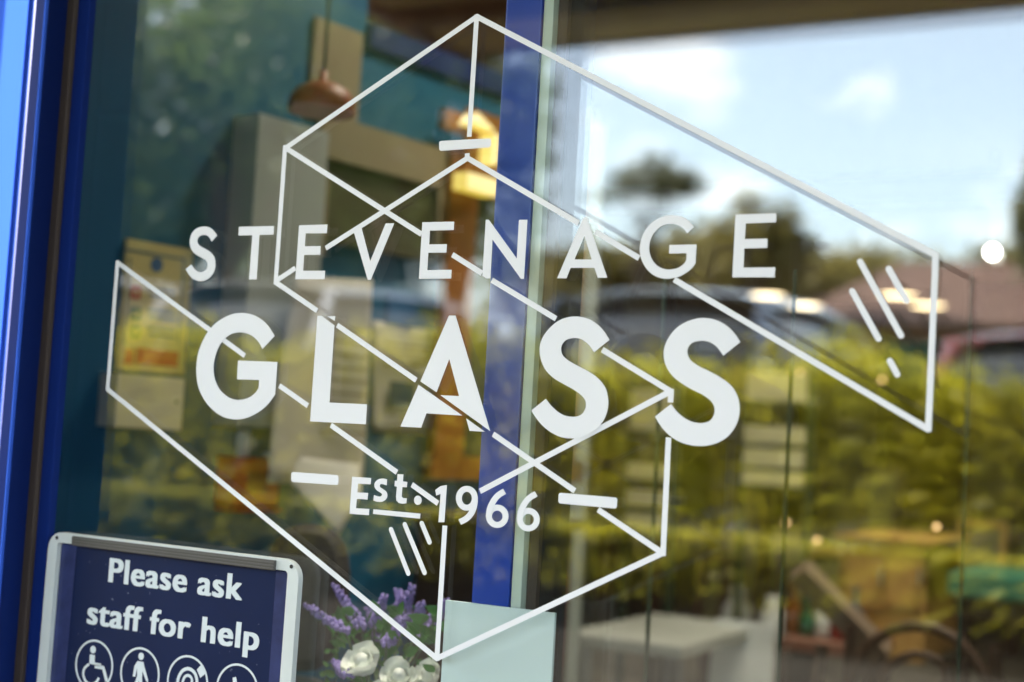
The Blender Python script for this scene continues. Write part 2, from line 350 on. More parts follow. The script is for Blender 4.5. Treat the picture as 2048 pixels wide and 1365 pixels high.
glyph(Z6, [(535,98),(594,98),(902,1126),(458,806),(625,814),(538,484),(425,780),(280,684)])
glyph(Z6, [(265,714),(655,988),(335,968),(288,1095),(103,1085)], name='letter_piece')
glyph(Z6, [(688,1012),(855,1132),(718,1124)], name='letter_piece')
glyph(Z6, smooth([C(1963,315),(1920,245),(1860,180),(1780,130),(1690,108),(1600,112),(1510,145),(1430,210),(1370,290),(1342,380),(1350,480),(1390,575),(1460,650),(1550,705),(1640,755),(1710,805),(1748,855),(1752,910),(1730,960),(1690,990),(1630,998),(1560,985),(1500,950),(1445,900),C(1397,838),C(1268,942),(1310,1010),(1370,1080),(1440,1135),(1520,1175),(1600,1190),(1690,1187),(1770,1158),(1850,1105),(1910,1030),(1945,940),(1952,850),(1930,750),(1880,675),(1800,610),(1700,555),(1610,505),(1550,455),(1533,400),(1545,350),(1585,312),(1650,298),(1710,308),(1765,345),(1800,385),C(1825,425)]))
glyph(Z7, smooth([C(1375,342),(1325,265),(1255,195),(1170,147),(1080,125),(990,127),(890,155),(800,210),(730,290),(685,390),(680,480),(705,570),(760,650),(840,715),(940,775),(1040,825),(1110,880),(1140,940),(1135,1000),(1105,1050),(1060,1072),(1000,1077),(930,1063),(860,1025),(800,975),C(745,905),C(600,1018),(640,1085),(700,1160),(780,1225),(870,1265),(970,1285),(1070,1283),(1170,1255),(1260,1200),(1330,1110),(1365,1010),(1368,910),(1345,820),(1290,735),(1200,665),(1090,605),(990,555),(920,500),(895,440),(905,385),(945,345),(1020,330),(1090,340),(1150,375),(1190,420),C(1220,465)]))
# the date line
def stroke(pts, wd, n=5):
    P = [np.array(p, float) for p in pts]; Q = []
    for i in range(len(P)-1):
        a, b, c, d = P[max(i-1, 0)], P[i], P[i+1], P[min(i+2, len(P)-1)]
        for k in range(n):
            t = k/n; Q.append(.5*((2*b)+(c-a)*t+(2*a-5*b+4*c-d)*t*t+(3*b-a-3*c+d)*t**3))
    Q.append(P[-1]); Lf, Rt = [], []
    for i, q in enumerate(Q):
        t = Q[min(i+1, len(Q)-1)]-Q[max(i-1, 0)]; t /= np.linalg.norm(t); nn = np.array([-t[1], t[0]])*wd/2; Lf.append(tuple(q+nn)); Rt.append(tuple(q-nn))
    return Lf+Rt[::-1]
def ell(cx, cy, rx, ry, n=32): return [(cx+rx*math.cos(2*math.pi*k/n), cy+ry*math.sin(2*math.pi*k/n)) for k in range(n)]
glyph(Z8, [(412,102),(526,110),(523,148),(447,144),(443,196),(508,200),(504,240),(440,235),(434,292),(515,296),(512,334),(396,325)])
glyph(Z8, smooth([C(622,118),(595,113),(567,120),(548,140),(547,165),(563,186),(588,202),(590,214),(580,221),(562,219),C(543,212),C(540,245),(562,253),(590,253),(613,240),(624,218),(618,193),(597,176),(580,165),(579,152),(590,146),C(620,154)], 4))
glyph(Z8, [(685,86),(720,88),(717,130),(744,134),(741,166),(714,164),(710,222),(718,230),(740,232),(738,262),(715,265),(692,260),(678,245),(676,220),(681,162),(667,160),(669,126),(682,127)])
glyph(Z8, ell(807,244,23,28), name='full_stop')
glyph(Z8, [(540,298),(823,324),(820,355),(537,326)], name='underline')
glyph(Z8, [(945,158),(982,152),(967,376),(931,376),(944,205),(918,216),(912,182)], name='numeral')
def numeral(ring, tail):
    cx, cy, rx, ry = ring
    o = glyph(Z8, ell(cx, cy, rx+18, ry+18), ell(cx, cy, rx-18, ry-18), name='numeral'); 
    t = glyph(Z8, stroke(tail, 36), name='numeral_tail', y=YL-.0004); t.parent = o
numeral((1102,232,48,57), [(1151,228),(1149,270),(1132,318),(1100,354),(1060,375)])
numeral((1285,340,50,52), [(1235,345),(1242,295),(1264,248),(1292,214),(1330,190)])
numeral((1472,360,51,53), [(1421,362),(1430,305),(1454,260),(1482,228),(1520,205)])
def rounded(c4, r=.25, n=4):
    out = []; P = [np.array(p, float) for p in c4]
    for i in range(4):
        a, b, c = P[i-1], P[i], P[(i+1) % 4]; e = min(np.linalg.norm(a-b), np.linalg.norm(c-b))*r
        s, f_ = b+(a-b)/np.linalg.norm(a-b)*e, b+(c-b)/np.linalg.norm(c-b)*e
        for k in range(n+1): t = k/n; out.append(tuple((1-t)**2*s+2*t*(1-t)*b+t*t*f_))
    return out
ZT2, ZR = tr(500, 0, 2.904), tr(1100, 430, 2.1603)
glyph(Z8, rounded([(45,73),(330,93),(328,153),(45,133)]), name='dash')
glyph(Z8, rounded([(1655,198),(2008,228),(2004,295),(1652,262)]), name='dash')
glyph(ZT2, rounded([(1105,823),(1407,807),(1405,860),(1105,881)]), name='dash')
def line(a, b, wmm=5.6, name='line', rnd=False, T=lambda p: p, dy=0):
    (x0, z0), (x1, z1) = plane([T(a), T(b)]); d = np.array([x1-x0, z1-z0]); d /= np.linalg.norm(d); n = np.array([-d[1], d[0]])*wmm/2000; A, B = np.array([x0, z0]), np.array([x1, z1])
    if rnd:
        pa = [tuple(A-d*wmm/2000*math.sin(t)+n*math.cos(t)) for t in np.linspace(math.pi, 0, 7)]; pb = [tuple(B+d*wmm/2000*math.sin(t)+n*math.cos(t)) for t in np.linspace(0, math.pi, 7)]
        return fill(name, [pa+pb], YT-dy, .0002, VINYL, decal)
    e = d*.0012
    return fill(name, [[tuple(A+n-e), tuple(B+n+e), tuple(B-n+e), tuple(A-n-e)]], YT-dy, .0002, VINYL, decal)
LN = [((954,34),(571,297)), ((954,32),(939,272)), ((954,34),(1873,511)), ((571,293),(552,567)), ((571,296),(842,468)), ((907,511),(963,546)), ((986,562),(1111,637)),
      ((1207,701),(1343,784)), ((936,317),(654,496)), ((590,538),(552,563)), ((936,317),(1156,446)), ((1193,465),(1277,516)), ((1351,561),(1857,859)), ((1872,510),(1857,861)),
      ((552,565),(634,621)), ((677,652),(832,760)), ((989,870),(1149,981)), ((1199,1021),(1327,1107)), ((1343,783),(963,982)), ((1343,781),(1342,803)), ((1338,878),(1327,1110)),
      ((1327,1106),(875,1317)), ((891,1054),(875,1319)), ((875,1317),(217,779)), ((237,524),(217,780)), ((237,526),(490,711)), ((562,773),(616,811)), ((665,852),(794,944)), ((827,971),(876,1006)), ((936,310),(936,318))]
for i, (a, b) in enumerate(LN): line(a, b, dy=i*.00004)
for a, b in (((640,420),(744,684)), ((723,390),(842,680)), ((825,383),(872,496))): line(a, b, 5.2, 'glint_stroke', True, Z8)
for a, b in (((1340,203),(1517,522)), ((1306,330),(1420,536)), ((1464,234),(1541,372)), ((1469,632),(1501,690))): line(a, b, 5.6, 'glint_stroke', True, ZR)

# ------------------------------------------------------------------ the framed notice on the outside of the glass
sign = thing('help_notice', 'dark blue framed notice asking people to see staff, at the foot of the window', 'sign')
ys = -.016
sa, sb = pl(104, 1062, ys), pl(604, 1122, ys)
SX0, SZ1 = sa[0], sa[2]; SW = sb[0]-sa[0]; SH = SW*1.30; tilt = math.atan2(sb[2]-sa[2], SW)
sroot = sign; sign.location = (SX0, ys, SZ1); sign.rotation_euler = (0, -tilt, 0)
FRP = mat('grey_white_plastic_frame', (.66, .70, .66), .45, var=.12, scale=20); SIGNB = mat('navy_print', (.010, .019, .065), .3, var=.25, scale=9, spec=.2, speck=1)
PRINT = mat('white_print', (.72, .78, .78), .4, var=.02); GREYB = mat('grey_ribbed_plastic', (.085, .08, .072), .4)
def rrect(x0, z0, x1, z1, r, n=6):
    o = []
    for cx, cz, a0 in ((x1-r, z1-r, 0), (x0+r, z1-r, 90), (x0+r, z0+r, 180), (x1-r, z0+r, 270)):
        for k in range(n+1): a = R_(a0+90*k/n); o.append((cx+r*math.cos(a), cz+r*math.sin(a)))
    return o
b_ = SW*.040
fill('frame', [rrect(0, -SH, SW, 0, SW*.055), rrect(b_, -SH+b_, SW-b_, -SW*.033, SW*.012)], 0, .008, FRP, sign)
fill('back_panel', [rrect(.004, -SH+.004, SW-.004, -.004, SW*.05)], .0055, .002, FRP, sign)
fill('print_panel', [[(b_*.6, -b_*.6), (SW-b_*.6, -b_*.6), (SW-b_*.6, -SH+b_*.6), (b_*.6, -SH+b_*.6)]], .0035, .001, SIGNB, sign)
clip = box('clip_bar', (SW*.11, -.0075, -SW*.036), (SW*.918, -.0041, -SW*.006), GREYB, sign, .001)
for k in range(3): box('clip_rib', (SW*.112, -.0085, -SW*(.033-.009*k)), (SW*.916, -.0076, -SW*(.029-.009*k)), mat('grey_plastic_rib', (.11, .105, .10), .4), clip)
for sx in (.036, .972): MB().lathe([(.0022, -.0045), (.0022, -.0035)], (SW*sx, 0, -SW*.019), 10, 'Y').build('rivet', BLACK, sign)
def text(body, x0, x1, base, cap, parent, name, m, y=.0026, bold=.034):
    cu = bpy.data.curves.new(name, 'FONT'); cu.body = body; cu.size = 1; cu.extrude = .001; cu.fill_mode = 'BOTH'; cu.space_character = 1.07
    o = bpy.data.objects.new(name, cu); me = bpy.data.meshes.new_from_object(o); bpy.data.objects.remove(o)
    bm = bmesh.new()
    for k, (dx, dz) in enumerate(((-1, .4), (1, .4), (-1, -.4), (1, -.4), (0, 0))):      # heavy weight: the outline laid five times, side by side
        m2 = me.copy(); m2.transform(Matrix.Translation((dx*bold, dz*bold, .003*k))); bm.from_mesh(m2)
    bm.to_mesh(me); bm.free()
    xs = [v.co.x for v in me.vertices]; kx = (x1-x0)/(max(xs)-min(xs)); kz = cap/(.70+bold)
    me.transform(Matrix(((kx, 0, 0, x0-min(xs)*kx), (0, 0, -.03, y), (0, kz, 0, base), (0, 0, 0, 1)))); return link(name, me, m, parent)
text('Please ask', SW*.252, SW*.787, -SW*.137, SW*.078, sign, 'lettering', PRINT)
text('staff for help', SW*.176, SW*.862, -SW*.276, SW*.078, sign, 'lettering', PRINT)
def icon(ix):
    cx, cz, r = SW*(.222+.1905*ix), -SW*.403, SW*.080
    o = fill('symbol', [[(cx+r*x, cz+r*y) for x, y in ell(0, 0, 1, 1, 40)], [(cx+r*x, cz+r*y) for x, y in ell(0, 0, .92, .92, 40)]], .0026, .0003, PRINT, sign)
    def g(*loops, q=0): fill('symbol_figure', [[(cx+r*x, cz+r*y) for x, y in lp] for lp in loops], .0026-q*.0003, .0002, PRINT, o)
    if ix == 0:
        g(ell(-.12, .60, .15, .15, 16)); g([(-.27, .40), (0, .40), (.02, .12), (.36, .12), (.36, 0), (.04, 0), (.04, -.10), (.45, -.10), (.66, -.55), (.78, -.50), (.76, -.40), (.54, .02), (.50, .05), (-.25, .03)])
        g(stroke([(-.26, .02), (-.48, -.18), (-.52, -.42), (-.36, -.66), (-.1, -.74), (.16, -.66), (.32, -.44)], .11), q=1)
    elif ix == 1:
        g(ell(.0, .66, .14, .14, 16)); g([(-.16, .46), (.14, .46), (.2, .30), (.46, -.20), (.36, -.26), (.12, .12), (.14, -.2), (.30, -.80), (.14, -.80), (-.02, -.28), (-.2, -.80), (-.36, -.80), (-.12, -.1), (-.16, .2), (-.22, -.15), (-.34, -.15), (-.30, .25)])
        g(stroke([(.42, -.22), (.66, -.72)], .05), q=1)
    elif ix == 2:
        g(stroke([(-.42, -.30), (-.46, .05), (-.28, .38), (.04, .50), (.34, .36), (.46, .05), (.34, -.25), (.12, -.5), (.0, -.8)], .13)); g(stroke([(-.24, -.05), (-.14, .18), (.04, .25), (.2, .15), (.22, -.08)], .11))
        g([(.42, .52), (.62, .74), (.86, .44), (.62, .24)], q=1)
    else:
        g([(-.5, -.1), (-.2, .2), (-.25, .45), (-.1, .5), (.0, .25), (.3, .3), (.5, .1), (.35, -.1), (.5, -.3), (.2, -.5), (-.3, -.45)])
for i in range(4): icon(i)
FILM = mat('scuffed_clear_film', (.03, .04, .12), .3, var=.7, scale=40, spec=.35)
fill('film', [[(b_*1.02, -SW*.04), (SW*.108, -SW*.04), (SW*.100, -SH+b_), (b_*1.02, -SH+b_)]], .0024, .0002, FILM, sign)
fill('film', [[(SW*.905, -SW*.04), (SW-b_*1.02, -SW*.04), (SW-b_*1.02, -SH+b_), (SW*.915, -SH+b_)]], .0024, .0002, FILM, sign)

# ------------------------------------------------------------------ pale card between the glass and the mullion
ca, cb = pl(893, 1200, .022), pl(1112, 1224, .022)
card = MB().box((ca[0], .020, .15), (cb[0], .024, ca[2]), .0006).build('display_card', mat('pale_aqua_card', (.74, .88, .88), .5, var=.04, scale=3))
tag(card, 'blank pale aqua card standing against the foot of the blue mullion', 'card')

# ------------------------------------------------------------------ on the teal wall
def wrect(x0, y0, x1, y1, n):
    ym, xm = (y0+y1)/2, (x0+x1)/2
    return tw(x0, ym, n)[0], tw(x1, ym, n)[0], tw(xm, y1, n)[1], tw(xm, y0, n)[1]
def wpanel(name, rect, n0, n1, m, parent=None):
    s0, s1, z0, z1 = wrect(*rect, n1); o = wbox(MB(), s0, s1, n0, n1, z0, z1).build(name, m, parent); return o
fire = thing('fire_notice', 'cream fire action notice with red and green squares on the teal wall', 'sign')
wpanel('panel', (245, 487, 378, 745), .001, .008, mat('cream_print', (.60, .48, .20), .4, var=.05), fire)
wpanel('border_line', (251, 507, 371, 512), .0081, .0088, mat('blue_grey_print', (.10, .16, .17), .5), fire)
GP, RP = mat('green_print', (.05, .17, .04), .5), mat('red_print', (.50, .05, .03), .5); BG = MATS['blue_grey_print']
for i, (y, m) in enumerate(((585, RP), (628, GP), (664, GP))):
    sq = wpanel('symbol_square', (262, y-13, 281, y+13), .0081, .0089, m, fire)
    wpanel('symbol_mark', (268, y-6, 276, y+6), .009, .0093, MATS['cream_print'], sq)
    for k in range(2): wpanel('text_line', (294+4*k, y-7+13*k, 352, y-2+13*k), .0081, .0087, BG, fire)
wpanel('warning_bar', (272, 700, 357, 731), .0081, .0089, RP, fire)
wpanel('warning_square', (249, 698, 268, 729), .0081, .0089, RP, fire)
s0, s1, z0, z1 = wrect(303, 515, 325, 545, .009)
cc_ = wp((s0+s1)/2, .0084, (z0+z1)/2); rr = (z1-z0)/2
MB().prism([wp((s0+s1)/2+rr*math.cos(t), .0081, (z0+z1)/2+rr*math.sin(t)) for t in np.linspace(0, 2*math.pi, 20)[:-1]], (WN[0]*.0008, WN[1]*.0008, 0)).build('symbol_disc', mat('blue_print', (.05, .12, .25), .5), fire)
wpanel('border_line', (253, 515, 256, 690), .0081, .0088, BG, fire); wpanel('border_line', (361, 520, 364, 690), .0081, .0088, BG, fire)
bx = wpanel('control_box', (232, 752, 366, 858), .001, .05, CREAM); tag(bx, 'cream control box on the teal wall under the fire notice', 'box')
wpanel('key_hole', (352, 800, 356, 808), .0505, .052, BLACK, bx)

brd = thing('tall_board', 'tall grey-white board fixed to the teal wall behind the letters', 'board')
wpanel('board', (497, 240, 640, 858), .001, .07, GREYP, brd)
cd = wpanel('cable_conduit', (486, 862, 500, 915), .001, .02, WHITEP, brd)
call = thing('fire_call_point', 'red fire call point box at the end of the conduit', 'alarm'); wpanel('casing', (468, 916, 558, 1014), .001, .05, RED, call)
wpanel('glass_plate', (495, 945, 535, 985), .0505, .052, mat('dull_red_plate', (.30, .05, .035), .3), call)
wpanel('lower_lip', (468, 1018, 560, 1024), .001, .055, RED, call)

pin = thing('pin_board', 'dark pin board in a tan frame high on the teal wall', 'notice board')
wpanel('backing', (645, 270, 890, 505), .001, .02, OLIVE, pin)
for r in ((641, 262, 894, 345), (641, 345, 655, 512), (876, 345, 894, 512)): wpanel('frame', r, .0205, .035, TAN, pin)
tall = wpanel('wall_chart', (625, 48, 722, 240), .001, .01, TAN); tag(tall, 'tall tan wall chart near the ceiling above the pin board', 'poster')
bulb = thing('pendant_lamp', 'rust orange dome pendant lamp hanging in front of the tan chart', 'lamp')
pc = at(643, 222, 2.45); bulb.location = pc
MB().lathe([(.056, 0), (.058, .004), (.055, .02), (.045, .036), (.025, .047), (.008, .052), (.006, .07)], (0, 0, 0), 32).build('lamp_shade', RUST, bulb, True)
MB().lathe([(.0575, -.004), (.0575, -.0002)], (0, 0, 0), 32).build('shade_rim', mat('pink_rim', (.5, .2, .18), .5), bulb)
MB().tube([(0, 0, .07), (0, 0, 2.36-pc[2])], .003, 6).build('flex', BLACK, bulb)

# papers hanging in front of the wall
def paper(name, pts, n, label, curl, m=PAPER):
    # outline corners top-left, top-right, bottom-right, bottom-left, in the wall plane n in front of it
    Cn = [tw(*p, n) for p in pts]; V, Fc, G = [], [], 12
    for j in range(G+1):
        for i in range(G+1):
            u, v = i/G, j/G
            a = np.array(Cn[0])*(1-u)+np.array(Cn[1])*u; b = np.array(Cn[3])*(1-u)+np.array(Cn[2])*u; q = a*(1-v)+b*v
            V.append(wp(q[0], n-.01+curl(u, v), q[1]))
    for j in range(G):
        for i in range(G): k = j*(G+1)+i; Fc.append((k, k+1, k+G+2, k+G+1))
    o = pyd(name, V, Fc, m, None, True); so = o.modifiers.new('thickness', 'SOLIDIFY'); so.thickness = .0008
    return tag(o, label, 'paper')
pp = paper('hanging_sheet', [(600, 552), (752, 560), (748, 968), (505, 965)], .10, 'large curled cream sheet hanging behind the big capital L', lambda u, v: .05*v*v*(1-u)-.02*u*v)
pf = paper('folded_sheet', [(530, 905), (728, 930), (700, 985), (655, 1068)], .12, 'pointed cream sheet hanging lowest behind the date line', lambda u, v: .04*v, mat('pale_paper', (.66, .63, .55), .7, var=.1, scale=9, trans=.15))
ps = paper('pinned_sheet', [(752, 640), (905, 668), (900, 872), (750, 862)], .012, 'cream printed sheet with a dark blue picture pinned behind the capital A', lambda u, v: .004*v)
wpanel('printed_picture', (780, 764, 828, 816), .014, .0165, mat('dark_blue_print', (.02, .055, .085), .5), ps)
for k in range(4): wpanel('text_line', (770, 690+14*k, 870, 695+14*k), .014, .016, mat('grey_brown_print', (.22, .19, .13), .6), ps)
for k in range(9): wpanel('text_line', (640, 655+26*k, 735, 660+26*k), .101, .1025, MATS['grey_brown_print'], pp)
bl = wpanel('blue_card', (776, 588, 832, 652), .001, .006, mat('blue_card', (.02, .10, .22), .5)); tag(bl, 'small blue card pinned above the printed sheet', 'card')

mir_ = thing('pine_mirror', 'orange pine framed mirror at the end of the teal wall behind the mullion', 'mirror')
for r in ((888, 300, 944, 918), (1118, 330, 1166, 930), (862, 918, 1168, 962), (888, 262, 1166, 300)): wpanel('frame', r, .03, .05, PINE, mir_)
wpanel('mirror_glass', (944, 300, 1118, 918), .001, .028, mat('dim_mirror', (.20, .22, .10), .25, metal=.6, var=.2), mir_)
AMB = emis('amber_lamp_glow', (1, .72, .06), .12)
lan = thing('amber_lantern', 'amber glass wall lantern glowing beside the blue mullion', 'lamp')
wpanel('lower_glass', (934, 352, 996, 386), .06, .10, AMB, lan)
s0, s1, z0, z1 = wrect(944, 230, 992, 254, .10)
MB().prism([wp(s0, .06, z0), wp(s1, .06, z0), wp(s0+(s1-s0)*.25, .06, z1)], (WN[0]*.04, WN[1]*.04, 0)).build('upper_glass', AMB, lan)
wpanel('side_glass', (987, 268, 998, 330), .06, .10, AMB, lan)
wpanel('back_plate', (930, 225, 1004, 392), .052, .059, PINE, lan)

# ------------------------------------------------------------------ low things inside, near the window
ped = thing('dark_plinth', 'dark brown cabinet under the pine mirror, behind the lavender', 'cabinet')
p = tw(838, 1150, .02), tw(935, 1150, .02)
zt = tw(880, 1040, .02)[1]
wbox(MB(), p[0][0], p[1][0], .01, .30, .031, zt).build('body', BROWN, ped)
wbox(MB(), p[0][0]-.02, p[1][0]+.02, .005, .32, zt+.0005, zt+.02).build('top', BROWN, ped)
for k in range(2): wbox(MB(), p[0][0]+.01, p[1][0]-.01, .3005, .306, .1+k*(zt-.15)/2, .06+(k+1)*(zt-.15)/2).build('drawer_front', mat('red_brown_timber', (.09, .03, .016), .45, var=.3), ped)

ch = thing('office_chair', 'black office chair with grey seat pad behind the framed notice', 'chair')
cp = at(618, 1260, 2.15); ch.location = (cp[0], cp[1], .031)
zb = at(620, 1050, 2.15)[2]-.031
def padshape(w_, h_, t_):
    m = MB(); pts = [(x*w_/2, 0, z*h_/2) for x, z in rounded([(-1, -1), (1, -1), (1, 1), (-1, 1)], .45, 6)]
    m.prism([(x, -t_/2, z) for x, _, z in pts], (0, t_, 0)); return m
o = padshape(.13, .22, .05).build('backrest', BLACKF, ch); o.location = (-.01, 0, zb-.11); o.rotation_euler = (R_(-8), 0, R_(25)); o.modifiers.new('b', 'BEVEL').width = .015
o = padshape(.11, .15, .04).build('lumbar_pad', GREYF, ch); o.location = (.0, -.02, zb-.30); o.rotation_euler = (R_(-8), 0, R_(25)); o.modifiers.new('b', 'BEVEL').width = .012
MB().box((-.2, -.2, .30), (.2, .2, .36), .03).build('seat', BLACKF, ch)
MB().tube([(0, .12, .3), (0, .16, .42), (0, .05, zb-.1)], .016, 8).build('back_stem', BLACK, ch)
MB().tube([(0, 0, .06), (0, 0, .30)], .025, 10).build('gas_column', STEEL, ch)
for k in range(5):
    a = k*2*math.pi/5; l_ = MB().tube([(0, 0, .07), (.22*math.cos(a), .22*math.sin(a), .045)], [.02, .012], 8).build('base_leg', BLACK, ch)
    MB().lathe([(.022, -.01), (.022, .01)], (.23*math.cos(a), .23*math.sin(a), .023), 12, 'Y').build('castor', BLACK, l_)

# flowers
bq = thing('flower_arrangement', 'white roses with lavender and green leaves standing inside the window', 'flowers')
LAV = mat('lavender_florets', (.25, .20, .48), .7, var=.3, scale=90); STEMG = mat('sage_green_stem', (.07, .12, .06), .7, var=.2)
PET = mat('ivory_petal', (.82, .86, .80), .55, var=.06, scale=25, trans=.25); LFG = mat('flower_leaf', (.05, .18, .035), .45, var=.4, scale=30, trans=.25)
YB = .20
vb = pl(775, 1365, YB)
tag(MB().lathe([(.05, 0), (.062, .02), (.055, .09), (.045, .12), (.05, .13), (.042, .128), (.036, .02)], (vb[0], YB, vb[2]-.19), 24).build('flower_vase', mat('stoneware', (.3, .28, .24), .4), None, True), 'small stoneware vase under the white roses', 'vase')
tag(MB().box((XL+.02, .11, .03), (-.72, .38, vb[2]-.191), .006).build('window_bench', WHITEP), 'low white bench inside the window under the flowers', 'bench')
root = Vector((vb[0], YB, vb[2]-.07))
pm = bpy.data.meshes.new('petal'); bmp = bmesh.new(); G = 6
gr = [[bmp.verts.new((((i/G)-.5)*(.35+1.1*math.sin(math.pi*min(.80, .15+.75*j/G))), .32*((i/G-.5)*2)**2 - .25*(j/G)**2.2*.6, j/G)) for i in range(G+1)] for j in range(G+1)]
for j in range(G):
    for i in range(G): bmp.faces.new((gr[j][i], gr[j][i+1], gr[j+1][i+1], gr[j+1][i]))
bmp.to_mesh(pm); bmp.free(); pm.polygons.foreach_set('use_smooth', [True]*len(pm.polygons)); pm.materials.append(PET)
def rose(px, py, rad, y):
    c = Vector(pl(px, py, y)); core = MB().lathe([(.001, -.8*rad), (.35*rad, -.6*rad), (.42*rad, -.1*rad), (.3*rad, .28*rad), (.05*rad, .34*rad)], (0, 0, 0), 14).build('rose', PET, bq, True)
    core.location = c; core.rotation_euler = (R_(random.uniform(38, 58)), 0, R_(random.uniform(-25, 25)))
    for k in range(14):
        ring = k//5; a = k*2.4; o = bpy.data.objects.new('petal', pm); col.objects.link(o); o.parent = core
        s = rad*(.75+.17*ring); o.scale = (s, s, s); o.rotation_euler = (R_(-4+15*ring), R_(random.uniform(-6, 6)), a); o.location = Vector((0, 0, -.65*rad)) + Matrix.Rotation(a, 3, 'Z') @ Vector((0, -rad*(.26+.10*ring), 0))
    MB().tube([c, (c+root)/2+Vector((0, .01, -.01)), root], .0022, 6).build('stem', STEMG, bq)
for a in ((724, 1322, .024, .16), (798, 1350, .021, .18), (855, 1348, .019, .21), (760, 1398, .022, .17)): rose(*a)
fl = bpy.data.meshes.new('f')
def sprig(px0, py0, px1, py1, y, n=60, wd=.0075):
    a, b = Vector(pl(px0, py0, y)), Vector(pl(px1, py1, y+random.uniform(-.01, .02))); mid = (a+root)/2+Vector(((a.x-root.x)*.15, 0, .015))
    st = MB().tube([root, mid, a, b], [.0018, .0016, .0013, .0006], 5).build('sprig', STEMG, bq)
    m = MB()
    for k in range(n):
        t = k/n; q = a.lerp(b, t); ang = k*2.4; wv = wd*(1-.55*t)*(.55 if k % 9 == 0 else 1)
        off = Vector((math.cos(ang)*wv, math.sin(ang)*wv, random.uniform(-.002, .002))); r = .0034*(1-.35*t)*random.uniform(.7, 1.2)
        bmesh.ops.create_icosphere(m.bm, subdivisions=1, radius=r, matrix=Matrix.Translation(q+off) @ Matrix.Diagonal((1, 1, 1.4, 1)))
    m.build('florets', LAV, st)
for a in ((690, 1262, 614, 1212, .19), (722, 1255, 670, 1172, .22), (748, 1252, 770, 1190, .24), (800, 1262, 826, 1168, .25), (838, 1250, 842, 1206, .27), (785, 1240, 805, 1195, .29), (695, 1350, 668, 1322, .15), (812, 1235, 795, 1178, .30), (862, 1262, 892, 1200, .30), (765, 1290, 735, 1215, .29), (772, 1290, 815, 1232, .2), (845, 1280, 868, 1222, .33)): sprig(*a)
lm = bpy.data.meshes.new('leaf'); bml = bmesh.new(); gv = []
for j in range(5):
    t = j/4; wv = .30*math.sin(math.pi*(.08+.92*t)**.8)*(1 if j < 4 else 0.05); gv.append([bml.verts.new((x*wv, .08*abs(x)-.25*t*t*.6, t)) for x in (-1, 0, 1)])
for j in range(4):
    for i in range(2): bml.faces.new((gv[j][i], gv[j][i+1], gv[j+1][i+1], gv[j+1][i]))
bml.to_mesh(lm); bml.free(); lm.polygons.foreach_set('use_smooth', [True]*8); lm.materials.append(LFG)
for k in range(150):
    px = random.uniform(648, 885); py = random.uniform(1250, 1375) if random.random() < .75 else random.uniform(1225, 1290)
    o = bpy.data.objects.new('leaf', lm); col.objects.link(o); o.parent = bq; o.location = pl(px, py, random.uniform(.2, .3)); s = random.uniform(.010, .024); o.scale = (s, s, s)
    o.rotation_euler = (random.uniform(-.6, 1.1), random.uniform(-1.4, 1.4), random.uniform(-1, 1))

# ------------------------------------------------------------------ the showroom behind the right half
def ybox(name, x0, y0, x1, y1, Y, dep, m, parent=None, bev=.004):
    a, b = pl(x0, (y0+y1)/2, Y), pl(x1, (y0+y1)/2, Y); t, u = pl((x0+x1)/2, y0, Y), pl((x0+x1)/2, y1, Y)
    return MB().box((a[0], Y, max(u[2], .031)), (b[0], Y+dep, t[2]), bev).build(name, m, parent)
def rack(label, x0, x1, tiles, Y, top):
    t = thing('sample_rack', label, 'display rack', 'sample racks in the showroom'); a, b = pl(x0, 900, Y)[0], pl(x1, 900, Y)[0]; z1 = pl(x0, top, Y)[2]
    for xx in (a-.02, b): MB().box((xx, Y+.03, .031), (xx+.02, Y+.05, z1), .002).build('upright', mat('dark_green_steel', (.02, .04, .02), .4), t)
    for (ta, tb) in tiles:
        za, zb_ = pl(x0, ta, Y)[2], pl(x0, tb, Y)[2]
        MB().box((a, Y, zb_), (b-.001, Y+.025, za), .003).build('sample_tile', mat('cream_tile', (.62, .55, .33), .35, var=.08), t)
        MB().box((a, Y, zb_-.012), (b-.001, Y+.06, zb_-.001), .001).build('shelf_strip', MATS['dark_green_steel'], t)
rack('narrow rack of cream sample strips right of the mullion', 1256, 1334, [(778, 860), (925, 958), (978, 1012), (1025, 1056)], 2.6, 720)
rack('wide rack of cream sample boards behind the last letter', 1486, 1606, [(744, 800), (850, 885), (895, 932), (940, 968)], 3.0, 700)
tb = thing('white_table', 'white topped table on the right of the pale card', 'table')
a, b = pl(1225, 1255, 2.2), pl(1385, 1255, 2.2)
MB().box((a[0]-.05, 2.0, a[2]-.03), (b[0]+.05, 2.6, a[2]), .004).build('table_top', mat('grey_white_top', (.42, .42, .38), .5), tb)
for xx in (a[0]-.02, b[0]+.01):
    for yy in (2.06, 2.54): MB().box((xx-.02, yy-.02, .031), (xx+.02, yy+.02, a[2]-.031), .003).build('leg', STEEL, tb)
wc = thing('pale_chair', 'pale grey moulded chair by the white table', 'chair')
a, b = pl(1450, 1240, 2.5), pl(1530, 1240, 2.5); zc_ = a[2]; xm = (a[0]+b[0])/2; hw = (b[0]-a[0])/2*1.5
o = MB().prism([(xm-hw, 2.5, zc_), (xm+hw, 2.5, zc_), (xm+hw*1.1, 2.46, zc_-.3), (xm-hw*1.1, 2.46, zc_-.3)], (0, .02, 0)).build('backrest', WHITEP, wc)
MB().box((xm-hw*1.1, 2.1, zc_-.34), (xm+hw*1.1, 2.5, zc_-.31), .01).build('seat', WHITEP, wc)
for sx in (-1, 1):
    for yy in (2.14, 2.46): MB().tube([(xm+sx*hw, yy, zc_-.34), (xm+sx*hw*1.3, yy, .031)], .012, 8).build('leg', STEEL, wc)
